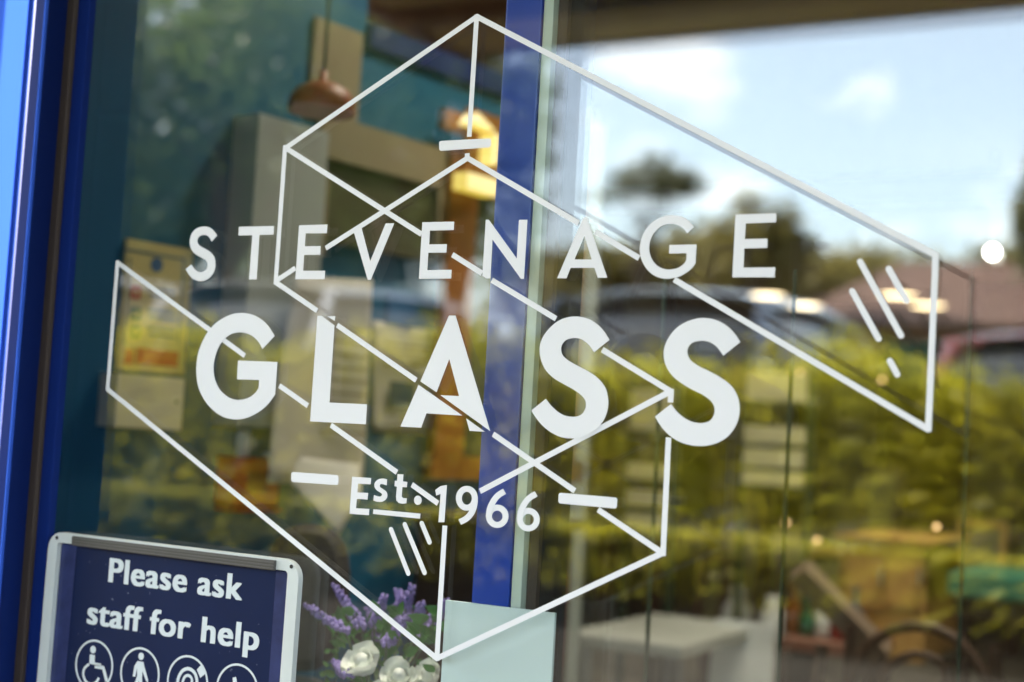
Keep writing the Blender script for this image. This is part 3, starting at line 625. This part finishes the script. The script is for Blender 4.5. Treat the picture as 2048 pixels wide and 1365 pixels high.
OAK = mat('honey_oak', (.5, .28, .08), .4, var=.22, scale=6)
oc = thing('oak_cabinet', 'honey coloured oak cabinet lit by a downlight low on the right', 'cabinet')
ybox('body', 1690, 1085, 1850, 1320, 3.0, .5, OAK, oc); ybox('top', 1668, 1076, 1872, 1085, 2.97, .55, OAK, oc)
for x0, x1 in ((1694, 1768), (1772, 1846)): dd = ybox('door', x0, 1096, x1, 1215, 2.985, .014, OAK, oc); ybox('handle', x1-10, 1140, x1-6, 1170, 2.96, .024, STEEL, dd, .001)
pk = MB(); A_, B_ = Vector(at(1598, 1140, 3.3)), Vector(at(1765, 1310, 3.3)); tag(MB().tube([A_, B_], .035, 4).build('leaning_plank', mat('grey_brown_plank', (.22, .15, .10), .6, var=.2)), 'grey brown plank leaning in front of the oak cabinet', 'plank')
sh = thing('low_shelf', 'low red brown shelf under the leaning plank', 'shelf')
ybox('shelf_board', 1560, 1286, 1735, 1310, 2.7, .3, mat('red_brown_board', (.26, .12, .08), .5), sh)
for x0 in (1565, 1722): ybox('side', x0, 1311, x0+9, 1420, 2.71, .28, BROWN, sh)
for px, hh, c_, nm in ((1578, .13, (.20, .07, .01), 'tall amber'), (1608, .09, (.03, .12, .05), 'squat green'), (1640, .11, (.6, .6, .55), 'milky white'), (1672, .10, (.25, .03, .02), 'dark red'), (1704, .14, (.05, .10, .16), 'tall blue grey')):
    q = pl(px, 1284, 2.78); bt_ = MB().lathe([(.02, .001), (.024, .01), (.024, hh*.6), (.009, hh*.75), (.009, hh), (.012, hh+.002), (.012, hh+.012), (.001, hh+.012)], (q[0], 2.80, pl(1650, 1286, 2.7)[2]), 16).build('glass_bottle', mat(nm.replace(' ', '_')+'_bottle_glass', c_, .08, var=.1, coat=1), None, True); tag(bt_, nm+' glass bottle standing on the low red brown shelf', 'bottle', 'bottles on the low shelf')
gb = thing('green_bench', 'teal green cutting bench at the far right edge', 'bench')
ybox('bench_top', 1895, 1155, 2120, 1200, 2.9, .5, mat('teal_green_baize', (.02, .16, .11), .6), gb); ybox('apron', 1905, 1202, 2110, 1245, 2.93, .4, BROWN, gb)
for x0 in (1915, 2085): ybox('leg', x0, 1247, x0+18, 1450, 2.95, .06, BROWN, gb)
def vase(px, py, Y, sc, label):
    q = pl(px, py, Y); t = MB().lathe([(.03*sc, -.14*sc), (.055*sc, -.08*sc), (.05*sc, -.02*sc), (.022*sc, .02*sc), (.026*sc, .05*sc), (.02*sc, .048*sc)], tuple(q), 20).build('ceramic_vase', mat('glazed_white_ceramic', (.75, .75, .70), .12, coat=1), None, True); tag(t, label, 'vase')
    tag(MB().box((q[0]-.09, Y-.09, .031), (q[0]+.09, Y+.09, q[2]-.141*sc), .005).build('display_plinth', BROWN), 'dark square plinth under the '+label.split(' by ')[0], 'plinth')
vase(1476, 1205, 3.2, 1.0, 'taller white glazed vase by the pale chair'); vase(1546, 1218, 3.5, .9, 'smaller white glazed vase by the leaning plank')
bc = thing('bentwood_stand', 'brown bentwood stand with double hoop at the bottom right', 'stand')
q = at(1842, 1300, 3.0); bx_, by_, bz_ = q; BW = mat('bentwood', (.10, .05, .025), .6)
def arch(w_, h_, n_=14): return [(bx_+w_*math.sin(a)*1.0, by_, bz_-.12+h_*math.cos(a)) for a in np.linspace(-math.pi*.62, math.pi*.62, n_)]
MB().tube(arch(.15, .17), .012, 8).build('back_hoop', BW, bc, True); MB().tube(arch(.09, .11), .009, 8).build('inner_hoop', BW, bc, True)
for sx in (-1, 1): MB().tube([(bx_+sx*.14, by_, bz_-.18), (bx_+sx*.15, by_, .44), (bx_+sx*.17, by_+.06, .031)], .013, 8).build('rear_leg', BW, bc); MB().tube([(bx_+sx*.12, by_-.33, .44), (bx_+sx*.15, by_-.38, .031)], .013, 8).build('front_leg', BW, bc)
def lean(x0, y0, x1, y1, Y, m_, label):
    t = thing('picture_frame', label, 'picture frame'); a, b, c, d = pl(x0, y0, Y), pl(x1, y0, Y), pl(x1, y1, Y), pl(x0, y1, Y); L0, L1, zt_, zb2 = a[0], b[0], a[2], max(d[2], .04); k = .10*(zt_-zb2)
    def pc_(xa, xb, za, zb3, dy, dep, nm, mm): f_ = lambda z: Y+dy+.25*(z-zb2); MB().prism([(xa, f_(za), za), (xb, f_(za), za), (xb, f_(zb3), zb3), (xa, f_(zb3), zb3)], (0, dep, 0)).build(nm, mm, t)
    pc_(L0, L1, zb2, zb2+k, 0, .03, 'frame_rail', m_); pc_(L0, L1, zt_-k, zt_, 0, .03, 'frame_rail', m_); pc_(L0, L0+k, zb2+k, zt_-k, .001, .028, 'frame_stile', m_); pc_(L1-k, L1, zb2+k, zt_-k, .001, .028, 'frame_stile', m_)
    pc_(L0+k, L1-k, zb2+k, zt_-k, .018, .006, 'backing', mat('olive_print', (.12, .11, .05), .4, var=.5, scale=14))
GOLD = mat('dull_gold', (.45, .28, .08), .4, metal=.6, var=.2)
lean(1592, 1090, 1690, 1290, 3.8, GOLD, 'gold framed picture leaning left of the oak cabinet'); lean(1385, 1110, 1450, 1300, 4.0, BROWN, 'dark framed picture leaning behind the pale chair'); lean(1910, 1040, 2010, 1150, 4.2, GOLD, 'gold framed picture above the green bench'); lean(1720, 930, 1800, 1070, 4.6, BROWN, 'dark framed picture standing above the oak cabinet')
for px, py, Y, lb in ((1572, 1046, 3.0, 'leftmost of the low bulbs, left of the gold frame'), (1634, 1081, 3.0, 'over the leaning gold framed picture'), (1873, 1054, 2.6, 'above the right corner of the oak cabinet'), (1764, 760, 3.4, 'below the shortest white glint stroke'), (1600, 746, 3.6, 'beside the top of the wide sample rack'), (1760, 1302, 2.8, 'lowest of all, by the bentwood hoop stand')):
    q = pl(px, py, Y); t = thing('string_bulb', 'tiny amber bulb '+lb, 'bulb', 'amber bulbs of the light string', tuple(q))
    m = MB(); bmesh.ops.create_uvsphere(m.bm, u_segments=10, v_segments=8, radius=.007); m.build('bulb_glass', emis('amber_bulb', (1, .55, .2), .55), t, True); MB().tube([(0, 0, .006), (0, 0, .02)], .004, 6).build('bulb_cap', BLACK, t)
# dark timber display frames deep in the room
for i, (x0, x1, y0, y1, Y, lab) in enumerate(((1205, 1235, 520, 1250, 4.2, 'dark upright display stand nearest the mullion'), (1420, 1450, 640, 1300, 4.6, 'dark upright display stand between the two sample racks'), (1640, 1660, 600, 1120, 4.9, 'dark upright display stand left of the oak cabinet'), (1925, 1950, 560, 1130, 5.0, 'dark upright display stand beside the green bench'))):
    t = thing('display_stand', lab, 'display stand', 'upright display stands'); a, b = pl(x0, 900, Y)[0], pl(x1+70, 900, Y)[0]; z1 = min(pl(x0, y0, Y)[2], 2.2)
    for xx in (a, b): MB().box((xx, Y, .031), (xx+.06, Y+.05, z1), .004).build('upright', BROWN, t)
    MB().box((a+.061, Y, z1-.06), (b-.001, Y+.05, z1), .004).build('top_rail', BROWN, t); MB().box((a+.061, Y+.02, .5), (b-.001, Y+.03, z1-.061)).build('panel', WALLB, t)

# lamps in the ceiling
def downlight(x, y, label, watts, e=14, r=.07, cone=130):
    t = thing('downlight', label, 'ceiling light', 'warm downlights in the showroom ceiling', (x, y, 2.36))
    MB().lathe([(r+.015, -.002), (r+.02, -.012), (r, -.014), (r, -.002)]).build('trim_ring', STEEL, t); MB().lathe([(r-.001, -.010), (r-.001, -.006)]).build('lamp_disc', emis('warm_lamp', (1, .72, .42), e), t)
    ld = bpy.data.lights.new('lamp', 'SPOT'); ld.energy = watts; ld.color = (1, .90, .76); ld.spot_size = R_(cone); ld.spot_blend = .8; ld.shadow_soft_size = .05
    lo = bpy.data.objects.new('lamp_light', ld); col.objects.link(lo); lo.parent = t; lo.location = (0, 0, -.02)
def ceil_at(px, py): r = ray(px, py); return CAM+r*((2.346-CAM[2])/r[2])
for px, py, lab in ((1385, 22, 'downlight close behind the glass at the top of the picture'), (1536, 592, 'downlight seen just right of the last letter E, left of its pair'), (1610, 612, 'downlight right of its pair beside the last letter E'), (1796, 592, 'downlight between the short white glint strokes'), (1856, 612, 'downlight just inside the right vertical line')):
    q = ceil_at(px, py)
    if q[1] > 15.8: q = CAM+(q-CAM)*((15.7-CAM[1])/(q[1]-CAM[1]))
    downlight(q[0], q[1], lab, 8, .08 if q[1] < 9 else 1.3, .07 if q[1] < 9 else .16)
downlight(-1.2, 1.3, 'downlight over the papers on the teal wall', 10, .2); downlight(-.93, .40, 'unseen downlight added to brighten the flowers in the window', 30, .2, cone=38); downlight(-.5, 1.9, 'downlight over the racks', 6, .4); downlight(-.55, 2.5, 'downlight over the oak cabinet', 26, .4)  # the one over the flowers is out of view, added to brighten them

gp = at(1985, 505, 7.0); gl_ = thing('sun_glint_globe', 'glowing white globe added in place of a reflected sun glint at the far right', 'lamp', None, tuple(gp))  # glowing globe added to stand in for a sun glint mirrored in the glass
m = MB(); bmesh.ops.create_uvsphere(m.bm, u_segments=20, v_segments=12, radius=.026); m.build('globe', emis('sun_glint_glow', (1, .96, .88), 9), gl_, True); MB().tube([(0, 0, .03), (0, 0, 2.36-gp[2])], .006, 6).build('flex', BLACK, gl_)
bp = at(2030, 577, 8.0); bt = thing('light_batten', 'pale strip light hanging below the glint globe at the right edge', 'lamp', None, tuple(bp))
MB().box((-.25, -.03, -.03), (.7, .03, .03), .008).build('diffuser', emis('pale_strip_glow', (.8, 1, .78), .10), bt)
for xx in (-.1, .5): MB().tube([(xx, 0, .03), (xx, 0, 2.36-bp[2])], .006, 6).build('hanger', STEEL, bt)

# ------------------------------------------------------------------ across the pavement: planter and hedge
pw = thing('hedge_planter', 'long dark timber planter under the clipped hedge across the pavement', 'planter')
MB().box((-9, -5.08, .0), (1.2, -4.40, .40), .015).build('wall', mat('tarred_sleepers', (.016, .013, .011), .9, var=.3, spec=0.), pw); MB().box((-9.03, -5.11, .401), (1.23, -4.37, .43), .01).build('coping', MATS['tarred_sleepers'], pw)
hg = thing('hedge', 'clipped yellow green hedge running across the street side', 'hedge')
n = 110000
hx = rng.uniform(-9, 1.2, n); hp = np.stack([hx, rng.uniform(-5.05, -4.42, n), rng.random(n)**.75*(.80-.10*np.clip((hx+4)/3, 0, 1))+.43], 1)
bumpy = rng.random(n)**6*.25+.10*np.sin(hp[:, 0]*3.1)+.07*np.sin(hp[:, 0]*7.3+1)+.05*np.sin(hp[:, 0]*15)
hp[:, 2] = .43+(hp[:, 2]-.43)*(1+bumpy*.8); hp[:, 1] += rng.normal(0, .03, n)
nd = 14000; hd = np.stack([rng.uniform(-9, 1.2, nd), -4.36+rng.normal(0, .03, nd), .46-.30*rng.random(nd)**1.6*(.55+.45*np.sin(rng.uniform(-9, 1.2, nd)*2.7))], 1); hp = np.concatenate([hp, hd])
link('foliage', leaves(hp, .042), leafmat('hedge_leaf', (.24, .26, .018), (.58, .52, .035), .55), hg)
m = MB()
for k in range(60):
    x = -8.8+k*.17; m.tube([(x, -4.74, .4), (x+random.uniform(-.06, .06), -4.74+random.uniform(-.1, .1), 1.05)], [.012, .005], 5)
m.build('stems', BARK, hg)['kind'] = 'stuff'

# ------------------------------------------------------------------ cars behind the hedge
GLASSD = mat('dark_car_glass', (.01, .012, .014), .13, spec=.8, var=.02); TYRE = mat('tyre', (.015, .015, .015), .8); TAIL = mat('tail_lamp_red', (.3, .01, .01), .2)
def car(x, y, rz, paint, label, hgt=1.62, length=4.3, wd=1.78):
    t = thing('parked_car', label, 'car', 'cars parked behind the hedge', (x, y, .151), rz); hl, hw = length/2, wd/2
    # stations along the car from nose to tail: (y, belt height, width factor)
    st = [(-hl, .62, .80), (-hl+.12, .74, .90), (-hl+.7, .86, .98), (-hl+1.15, .93, 1), (0, .97, 1), (hl-.7, 1.0, 1), (hl-.12, .98, .96), (hl, .80, .90)]
    k = hgt/1.5; V, Fc = [], []
    for (yy, zb_, f) in st:
        for (fx, z) in ((-.86, .20), (-.98, .34), (-1, .55), (-.99, zb_*k-.12), (-.93, zb_*k-.02), (-.6, zb_*k+.015), (0, zb_*k+.03), (.6, zb_*k+.015), (.93, zb_*k-.02), (.99, zb_*k-.12), (1, .55), (.98, .34), (.86, .20)): V.append((fx*hw*f, yy, z))
    c = 13
    for i in range(len(st)-1):
        for j in range(c): a = i*c+j; b = i*c+(j+1) % c; Fc.append((a, b, b+c, a+c))
    Fc += [tuple(range(c)), tuple(range((len(st)-1)*c, len(st)*c))[::-1]]
    body = pyd('body', V, Fc, paint, t, True); sb = body.modifiers.new('s', 'SUBSURF'); sb.levels = sb.render_levels = 2
    def shell(name, st2, m_, par, ins=0):
        V, Fc = [], []
        for (yy, z0, z1, f) in st2:
            for (fx, u) in ((-.93, 0), (-.80, .62), (-.70, .90), (-.5, 1.0), (0, 1.03), (.5, 1.0), (.70, .90), (.80, .62), (.93, 0)): V.append((fx*hw*f, yy, z0+(z1-z0)*u))
        for i in range(len(st2)-1):
            for j in range(8): a = i*9+j; Fc.append((a, a+1, a+10, a+9))
        Fc += [tuple(range(9)), tuple(range((len(st2)-1)*9, len(st2)*9))[::-1]]
        o = pyd(name, V, Fc, m_, par, True); s = o.modifiers.new('s', 'SUBSURF'); s.levels = s.render_levels = 1; return o
    zb_ = .93*k
    shell('window_glass', [(-hl+1.0, zb_, zb_+.02, .96), (-hl+1.75, zb_, hgt-.05, .97), (-hl+2.2, zb_, hgt-.015, .98), (hl-1.2, zb_, hgt-.015, .98), (hl-.5, zb_, hgt-.10, .97), (hl-.12, zb_, zb_+.05, .94)], GLASSD, t)
    V, Fc = [], []
    for (yy, z) in ((-hl+1.7, hgt-.05), (-hl+2.2, hgt), (0.3, hgt+.015), (hl-1.0, hgt-.02), (hl-.52, hgt-.09)):
        for fx, dz in ((-.76, -.10), (-.69, -.035), (-.4, .0), (0, .012), (.4, .0), (.69, -.035), (.76, -.10)): V.append((fx*hw, yy, z+dz+.02))
    for i in range(4):
        for j in range(6): a = i*7+j; Fc.append((a, a+1, a+8, a+7))
    rf = pyd('roof', V, Fc, paint, t, True); s = rf.modifiers.new('t', 'SOLIDIFY'); s.thickness = .03; s = rf.modifiers.new('s', 'SUBSURF'); s.levels = s.render_levels = 2
    for sx in (-1, 1):
        MB().tube([(sx*hw*.71, -hl+1.78, hgt-.09), (sx*hw*.88, -hl+1.1, zb_)], .03, 6).build('pillar', paint, t); MB().tube([(sx*hw*.70, hl-.62, hgt-.12), (sx*hw*.86, hl-.2, zb_)], .045, 6).build('pillar', paint, t)
        MB().tube([(sx*hw*.72, .15, hgt-.09), (sx*hw*.90, .2, zb_-.02)], .035, 6).build('pillar', paint, t)
        MB().box((sx*hw*.98-.09, -hl+1.25, zb_), (sx*hw*.98+.09, -hl+1.36, zb_+.13), .03).build('door_mirror', paint, t)
        MB().box((sx*hw*.74-.11, hl-.10, .70*k), (sx*hw*.74+.11, hl+.012, .90*k), .03).build('tail_lamp', TAIL, t); MB().box((sx*hw*.66-.15, -hl-.01, .58*k), (sx*hw*.66+.15, -hl+.1, .70*k), .03).build('headlight', STEEL, t)
        for yy in (-hl+.82, hl-.78):
            wh = MB().lathe([(.20, -.10), (.31, -.10), (.325, -.07), (.325, .07), (.31, .10), (.20, .10)], (sx*(hw-.10), yy, .325), 24, 'X').build('wheel', TYRE, t, False); MB().lathe([(.02, -.105), (.20, -.104), (.20, .104), (.02, .105)], (sx*(hw-.10), yy, .325), 16, 'X').build('rim', STEEL, wh)
    box('number_plate', (-.26, hl+.002, .50), (.26, hl+.016, .61), mat('yellow_plate', (.6, .45, .05), .5), t)
    return t
SILV = mat('silver_car_paint', (.55, .55, .55), .22, metal=.7, var=.02, coat=1); DBLUE = mat('slate_blue_car_paint', (.10, .13, .18), .22, metal=.5, var=.02, coat=1); WHT = mat('white_car_paint', (.75, .74, .72), .25, var=.02, coat=1); REDP = mat('maroon_car_paint', (.22, .02, .02), .2, var=.02, coat=1)
def carpos(px, depth): q = mir(px, 800, depth); return q[0], q[1]
for px, dep, pt, lab, hg_ in ((810, 9.6, SILV, 'silver hatchback reflected across the middle of the window', 1.66), (215, 10.6, WHT, 'white hatchback reflected at the left edge of the glass', 1.66), (1480, 9.6, DBLUE, 'slate blue hatchback reflected behind the last two letters', 1.64), (2160, 10.5, REDP, 'maroon hatchback reflected beyond the right edge', 1.6)):
    cx_, cy_ = carpos(px, dep) if px != 810 else (-5.9, -7.6); car(cx_, cy_, 0 if px != 215 else R_(8), pt, lab, hg_)

# ------------------------------------------------------------------ trees and a house beyond
def tree(label, base, cz, rad, n, lsize, m, clumps=26, trunk=.16, zmin=.0, dens=.34):
    t = thing('broadleaf_tree', label, 'tree', 'trees beyond the car park', (base[0], base[1], 0))
    cs = rng.normal(size=(clumps, 3)); cs /= np.linalg.norm(cs, axis=1)[:, None]; cs *= (rng.random((clumps, 1))**.45); cs = cs*np.array(rad)*.82+np.array([0, 0, cz])
    P = cs[rng.integers(0, clumps, n)]+rng.normal(size=(n, 3))*np.array(rad)*dens*.55
    link('crown', leaves(P, lsize), m, t)
    MB().tube([(0, 0, 0), (.05, .03, cz*.4), (.0, .05, cz-.2*rad[2])], [trunk, trunk*.75, trunk*.5], 9).build('trunk', BARK, t, True)
    mb = MB()
    for c in cs[:16]: c0 = Vector((0, .03, cz*random.uniform(.4, .85))); mb.tube([c0, (c0+Vector(c))/2+Vector((0, 0, .12)), c], [trunk*.35, trunk*.2, .012], 5)
    mb.build('limbs', BARK, t)
T1 = leafmat('dark_tree_leaf', (.075, .12, .03), (.19, .25, .06), .55); T2 = leafmat('olive_tree_leaf', (.12, .105, .03), (.24, .20, .05), .5); T3 = leafmat('far_tree_leaf', (.07, .075, .035), (.13, .13, .06), .5)
def tpos(px, py, dep): q = mir(px, py, dep); return (q[0], q[1]), q[2]
b_, z_ = tpos(480, 150, 15.5); tree('big dark tree reflected over the left half of the glass', b_, z_+.2, (2.7, 2.0, 2.3), 15000, .12, T1, 60, dens=.22)
b_, z_ = tpos(930, 290, 17); tree('dark tree reflected just left of the blue mullion', b_, z_-.2, (1.3, 1.2, 1.9), 7500, .12, T1, 26, dens=.24)
b_, z_ = tpos(60, 250, 17); tree('dark tree reflected at the far left behind the jamb', b_, z_, (2.2, 2.0, 2.6), 9000, .13, T1, 36, dens=.24)
b_, z_ = tpos(790, 110, 18); tree('dark leafy tree reflected under the apex of the crystal drawing', b_, z_+.4, (1.9, 1.6, 1.9), 9000, .12, T1, 44, dens=.24)
b_, z_ = tpos(250, 420, 19); tree('bushy dark tree reflected low behind the fire notice', b_, z_-.1, (1.9, 1.4, 1.5), 9000, .13, T1, 40, dens=.26)
b_, z_ = tpos(560, 440, 20); tree('bushy dark tree reflected low behind the first three letters', b_, z_-.2, (1.9, 1.4, 1.4), 9000, .13, T1, 40, dens=.26)
for k_, (px, nm) in enumerate(((1130, 'nearest the mullion'), (1330, 'below the upper letter G'), (1590, 'right of the last letter E'), (1740, 'above the left end of the house'), (1980, 'at the far right'))):
    b_, z_ = tpos(px, 560, 62); tree('hazy brown green tree in the distant belt '+nm, b_, z_-.6, (4.2, 2, 2.4), 6000, .3, T2, 44, dens=.26)
b_, z_ = tpos(1285, 370, 32); tree('thin dark tree reflected high above the letter A', b_, z_, (1.5, .9, .85), 1600, .14, T3, 18, .08, dens=.3)
b_, z_ = tpos(1505, 500, 34); tree('round olive tree reflected behind the last letter E', b_, z_-.1, (1.5, 1.4, 1.45), 6000, .19, T2, 34, dens=.28)
b_, z_ = tpos(1230, 560, 36); tree('low olive tree reflected behind the letter A', b_, z_-.1, (2.0, 1.4, 1.2), 7000, .2, T2, 30)
b_, z_ = tpos(1390, 520, 40); tree('ragged olive tree reflected behind the upper letter G', b_, z_-.3, (1.7, 1.5, 1.6), 6000, .2, T2, 30)
b_, z_ = tpos(1790, 560, 48); tree('brownish tree reflected above the house roof', b_, z_-.6, (2.6, 1.5, 1.3), 6000, .22, T2, 30)
b_, z_ = tpos(1660, 560, 44); tree('low olive tree reflected left of the house roof', b_, z_-.3, (2.2, 1.5, 1.4), 6000, .22, T2, 30)
b_, z_ = tpos(2085, 440, 34); tree('green tree reflected at the right edge above the house', b_, z_, (.9, 1., 1.6), 5000, .2, T3, 16)
b_, z_ = tpos(700, 480, 30); tree('far tree reflected low behind the silver car', b_, z_, (3.2, 2, 2.2), 12000, .22, T3, 26)

hs = thing('brick_bungalow', 'brick bungalow with red brown roof reflected at the right', 'house')
hL, hR = mir(1560, 600, 33), mir(2250, 600, 33); hx0, hx1, hy = hL[0]-.4, hR[0]+1.0, (hL[1]+hR[1])/2
ze, zr = mir(1800, 648, 33)[2], mir(1800, 520, 36)[2]
ROOF = mat('red_brown_roof_tiles', (.095, .05, .038), .75, var=.25, scale=8, bump=.3)
MB().box((hx0, hy-6, 0), (hx1, hy, ze-.02)).build('wall', BRICK, hs)
MB().prism([(hx0-.35, hy+.45, ze-.12), (hx0-.35, hy-6.45, ze-.12), (hx0+1.6, hy-3, zr)], (0, 0, 0)) if False else None
rf = pyd('roof', [(hx0-.35, hy+.45, ze), (hx1+.35, hy+.45, ze), (hx1+.35, hy-6.45, ze), (hx0-.35, hy-6.45, ze), (hx0+1.9, hy-3, zr), (hx1-1.9, hy-3, zr)], [(0, 1, 5, 4), (1, 2, 5), (2, 3, 4, 5), (3, 0, 4), (3, 2, 1, 0)], ROOF, hs)
MB().box((hx1-3, hy-3.3, zr-.5), (hx1-2.4, hy-2.7, zr+.7)).build('chimney', BRICK, rf)
g0, g1 = mir(1752, 660, 33)[0], mir(1905, 660, 33)[0]
gd = MB().box((g0, hy+.005, .1), (g1, hy+.05, ze-.35)).build('garage_door', mat('dark_green_door', (.012, .055, .025), .4), hs)
for px in (1610, 2000):
    xx = mir(px, 660, 33)[0]; wf = MB().box((xx-.6, hy+.005, 1.2), (xx+.6, hy+.05, 2.5)).build('window', WHITEP, hs); MB().box((xx-.53, hy+.051, 1.27), (xx+.53, hy+.06, 2.43)).build('pane', GLASSD, wf)
